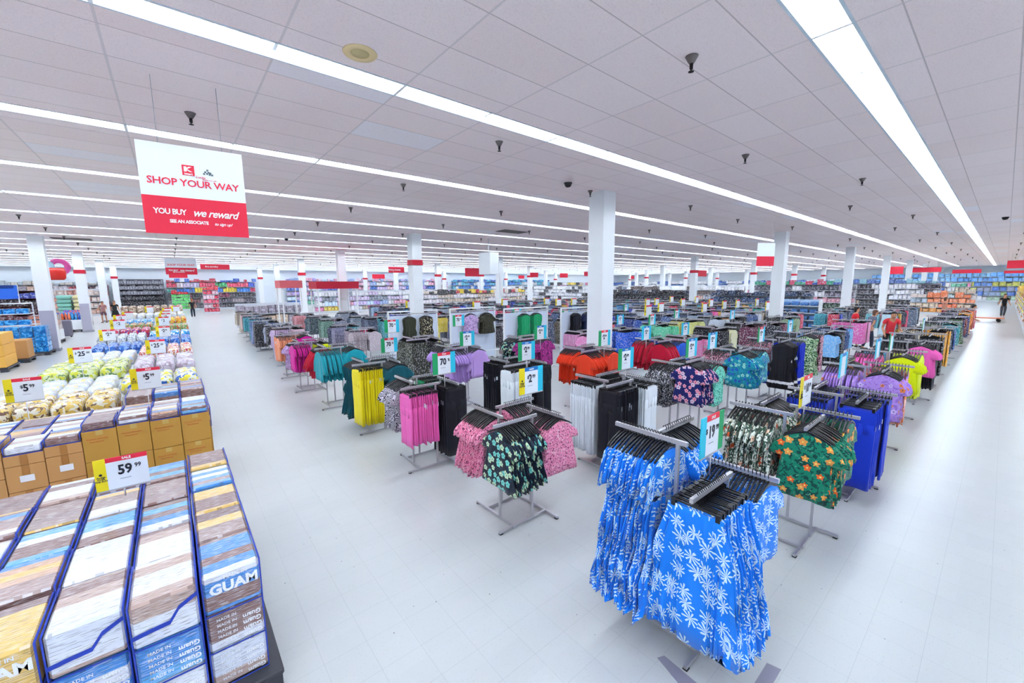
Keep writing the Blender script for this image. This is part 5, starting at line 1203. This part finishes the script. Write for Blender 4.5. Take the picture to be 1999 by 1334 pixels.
# ------------------------------------------------------------------ marks on the floor
for q, (pts, lab) in enumerate([([(1283, 1285), (1297, 1281), (1362, 1336), (1325, 1336)], 'grey tape strip on the floor left of the front edge centre'), ([(1497, 1295), (1525, 1308), (1508, 1336), (1472, 1336)], 'short grey tape patch on the floor nearest the camera')]):
    v = [W(*p, 0) for p in pts]; m = MB(); m.add([(a, b, .001) for a, b in v]+[(a, b, .0025) for a, b in v], [(7, 6, 5, 4), (0, 1, 2, 3), (0, 4, 5, 1), (1, 5, 6, 2), (2, 6, 7, 3), (3, 7, 4, 0)])
    m.build('floor_tape', mat('grey_tape', '8a8798', .5)); tag(bpy.context.scene.objects['floor_tape' if q == 0 else 'floor_tape.001'], lab, 'tape')

# ------------------------------------------------------------------ people
def skin_obj(name, pts, edges, rad, m, parent, root=0, sub=1):
    me = bpy.data.meshes.new(name); me.from_pydata(pts, edges, []); o = bpy.data.objects.new(name, me); COL.objects.link(o); me.materials.append(m)
    me_s = o.modifiers.new('skin', 'SKIN'); me_s.use_smooth_shade = True
    d = me.skin_vertices[0].data if me.skin_vertices else me.attributes
    for i, r in enumerate(rad): me.skin_vertices[0].data[i].radius = (r, r) if not isinstance(r, tuple) else r
    me.skin_vertices[0].data[root].use_root = True
    s = o.modifiers.new('sub', 'SUBSURF'); s.levels = s.render_levels = sub
    dg = bpy.context.evaluated_depsgraph_get(); mm = bpy.data.meshes.new_from_object(o.evaluated_get(dg)); mm.name = name
    mm.materials.clear(); mm.materials.append(m)
    for p in mm.polygons: p.use_smooth = True
    bpy.data.objects.remove(o); return link(name, mm, parent)
SKN = mat('skin', 'c98f6e', .55)
def person(x, y, H, rz, lab, shirt, pants, hair, bend=0, stride=.12, arms=((-.2, -.02), (.2, .02)), dress=False, shoes='2a2a30', hairlen=0, print_=None, short=False):
    """H standing height; local -Y is the way the person faces"""
    o = empty('person', (x, y, 0), rz, lab, 'person'); k = H/1.75
    c_, s_ = cos(bend), sin(bend)
    def U(px, py, pz):                 # upper body bends forward about the hips
        pz -= .95; return (px*k, (py*c_-pz*s_)*k, (.95+pz*c_+py*s_)*k)
    V = lambda a, b, c: (a*k, b*k, c*k)
    P = [V(0, 0, .95), U(0, 0, 1.12), U(0, .01, 1.32), U(0, .01, 1.45), U(0, 0, 1.53), U(0, -.01, 1.60)]; Rr = [.13, .12, .14, .07, .055, .07]
    E_ = [(0, 1), (1, 2), (2, 3), (3, 4), (4, 5)]
    hands = []; legs = []; arm_i = []
    for s, st in ((-1, stride), (1, -stride)):
        n = len(P); P += [V(s*.09, 0, .9), V(s*.10, -st*.5-.02, .5), V(s*.10, -st+.03, .09), V(s*.10, -st-.13, .035)]; Rr += [.085, .058, .04, .035]
        E_ += [(0, n), (n, n+1), (n+1, n+2), (n+2, n+3)]; legs.append(n)
    for s, (fa, la) in zip((-1, 1), arms):       # fa forward reach, la spread
        n = len(P); el = U(s*(.22+abs(la)*.3), -fa*.12, 1.15); wr = U(s*(.24+abs(la)*.8), -fa*.8-.04, .92+abs(fa)*.4); 
        hd = tuple(w+(w-e)*.28 for w, e in zip(wr, el)); hd = (hd[0], hd[1], hd[2])
        P += [U(s*.18, .01, 1.42), el, wr, hd]; Rr += [.052, .04, .027, .030]
        E_ += [(3, n), (n, n+1), (n+1, n+2), (n+2, n+3)]; arm_i.append(n)
        d = Vector([h-w for h, w in zip(hd, wr)]).normalized(); sd = d.cross(Vector((1, 0, 0))).normalized()
        for q, ln in enumerate((.055, .075, .08, .075, .06)):
            b = Vector(hd)+sd*((q-2)*.016*k); t1 = b+d*ln*.55*k+sd*((q-2)*.004*k); t2 = t1+(d*.45+Vector((-s*.35, 0, 0)))*ln*k
            if q == 0: b = Vector(wr).lerp(Vector(hd), .6)+sd*(-.03*k); t1 = b+(d*.6-sd*.6)*ln*.6*k; t2 = t1+d*ln*.5*k
            m_ = len(P); P += [tuple(b), tuple(t1), tuple(t2)]; Rr += [.009, .0085, .007]; E_ += [(n+3, m_), (m_, m_+1), (m_+1, m_+2)]
    Rr = [r*k for r in Rr]
    skin_obj('body', P, E_, Rr, SKN, o)
    hx, hy, hz = U(0, -.02, 1.655); m = MB()
    rs = []
    for z, rx, ry, oy in ((-.115, .03, .035, -.02), (-.10, .045, .055, -.015), (-.06, .062, .078, -.008), (-.01, .072, .09, 0), (.05, .074, .094, .004), (.09, .062, .08, .006), (.115, .03, .04, .006)):
        rs.append([(hx+rx*k*cos(t*pi/8), hy+(oy+ry*sin(t*pi/8))*k, hz+z*k) for t in range(16)])
    m.rings(rs); m.add([(hx-.014*k, hy-.085*k, hz-.035*k), (hx+.014*k, hy-.085*k, hz-.035*k), (hx, hy-.118*k, hz-.03*k), (hx, hy-.085*k, hz+.01*k)], [(0, 1, 2), (0, 2, 3), (1, 3, 2)])
    for s in (-1, 1): m.ell(hx+s*.075*k, hy+.005*k, hz-.01*k, .01*k, .02*k, .03*k, 6, 4)
    m.build('head', SKN, o)
    e = MB()
    for s in (-1, 1): e.ell(hx+s*.028*k, hy-.083*k, hz+.002*k, .011*k, .006*k, .006*k, 8, 4)
    e.build('eyes', mat('eye_dark', '201818', .3), o)
    MB().ell(hx, hy-.084*k, hz-.062*k, .022*k, .006*k, .006*k, 8, 4).build('mouth', mat('lips', 'a05a50', .5), o)
    hm = mat('hair_'+hair, hair, .6); m = MB()
    m.rings([[(hx+rx*k*cos(t*pi/8), hy+(oy+ry*sin(t*pi/8))*k, hz+z*k) for t in range(16)] for z, rx, ry, oy in ((-.07-hairlen, .05+hairlen*.2, .03, .06), (-.03, .072, .05, .05), (.02, .082, .075, .03), (.06, .083, .098, .012), (.10, .07, .088, .01), (.13, .035, .045, .01))])
    m.build('hair', hm, o)
    g = 1.0
    a0, a1 = arm_i
    sl = [P[i] for i in (0, 1, 2, 3)]+[P[a0], tuple((p+q)/2 for p, q in zip(P[a0], P[a0+1])), P[a1], tuple((p+q)/2 for p, q in zip(P[a1], P[a1+1]))]
    skin_obj('shirt', [V(0, 0, .86)]+sl, [(0, 1), (1, 2), (2, 3), (3, 4), (4, 5), (5, 6), (4, 7), (7, 8)], [.165*k, .15*k, .14*k, .16*k, .085*k, .072*k, .066*k, .072*k, .066*k], mat('shirt_'+shirt, shirt, .8), o)
    l0, l1 = legs; pmt = mat('trousers_'+pants, pants, .8)
    if dress:
        m = MB(); m.rings([[(r*k*cos(t*pi/8), r*.8*k*sin(t*pi/8), z*k) for t in range(16)] for r, z in ((.26, .50), (.24, .62), (.19, .85), (.165, 1.0))], False); m.build('skirt', pmt, o)
    else:
        lo = .55 if short else .12
        tr = lambda n: (P[n+1] if short else tuple(p+(q-p)*.93 for p, q in zip(P[n+1], P[n+2])))
        skin_obj('trousers', [V(0, 0, 1.0), V(0, 0, .92), P[l0], P[l0+1], tr(l0), P[l1], P[l1+1], tr(l1)] if not short else [V(0, 0, 1.0), V(0, 0, .92), P[l0], V(-.1, -stride*.4, .56), P[l1], V(.1, stride*.4, .56)],
                 [(0, 1), (1, 2), (2, 3), (3, 4), (1, 5), (5, 6), (6, 7)] if not short else [(0, 1), (1, 2), (2, 3), (1, 4), (4, 5)],
                 [.14*k, .145*k, .10*k, .075*k, .06*k, .10*k, .075*k, .06*k] if not short else [.14*k, .145*k, .1*k, .09*k, .1*k, .09*k], pmt, o)
    for n in legs:
        p, q = P[n+2], P[n+3]; MB().rbox(p[0]-.045*k, q[1]-.05*k, 0, p[0]+.045*k, p[1]+.06*k, .075*k, .02*k).build('shoe', mat('shoe_'+shoes, shoes, .6), o)
    return o
x, y = W(378, 621, 0); person(x, y, 1.66, pi, 'person in a black sweater and dark trousers walking away down the left aisle', '14141c', '1e2438', 'a85a30', stride=.14, shoes='e0e0e8', hairlen=.06)
x, y = W(228, 630, 0); person(x, y, 1.66, .1, 'person in a short black dress walking beside the candy island', '0c1214', '0c1214', '5a3a2c', dress=True, hairlen=.15, shoes='8c5a40')
x, y = W(205, 630, 0); person(x, y, 1.62, -.2, 'person in a patterned top and shorts standing left of the black dress', 'a87878', '6a4a58', '1c1418', short=True, arms=((.5, -.02), (.5, .02)), shoes='5a3c38')
x, y = W(1956, 620, 0); person(x, y, 1.76, -pi/2+.2, 'person in a black shirt and grey trousers walking away on the right aisle', '0c0c12', '4a4c58', '16120f', stride=.18, shoes='d8d8e0')
x, y = W(1671, 615, 1.35); person(x, y, 1.66, -1.1+pi/2, 'person in a sleeveless red top among the racks', 'e0182c', '30303c', '1c1412', hairlen=.05, arms=((.3, -.05), (.3, .05)))
x, y = W(1738, 628, 1.3); person(x, y, 1.72, -1.2, 'person in a red printed shirt leaning over a rack', 'e83a44', '16161e', '0f0c0c', bend=.45, arms=((.7, -.05), (.7, .05)))
x, y = W(1700, 618, 1.35); person(x, y, 1.6, .6, 'person in a grey top with brown hair between the two red shirts', '6a7088', '283048', '6a4434', bend=.2, hairlen=.12)
x, y = W(1870, 580, 1.4); person(x, y, 1.68, .3, 'person in a bright blue shirt beyond the right racks', '2080d8', '28303c', '15120f', arms=((.5, -.02), (.5, .02)))
x, y = W(1882, 608, 1.2); person(x, y, 1.6, .1, 'person in a blue shirt bending behind the right racks', '2a90e0', '28303c', '15120f', bend=.5, arms=((.5, -.02), (.5, .02)))
x, y = W(1845, 592, 1.3); person(x, y, 1.66, .4, 'person in a floral top beside the orange table at the right', 'c88878', '8c2030', '4a3428', hairlen=.1)
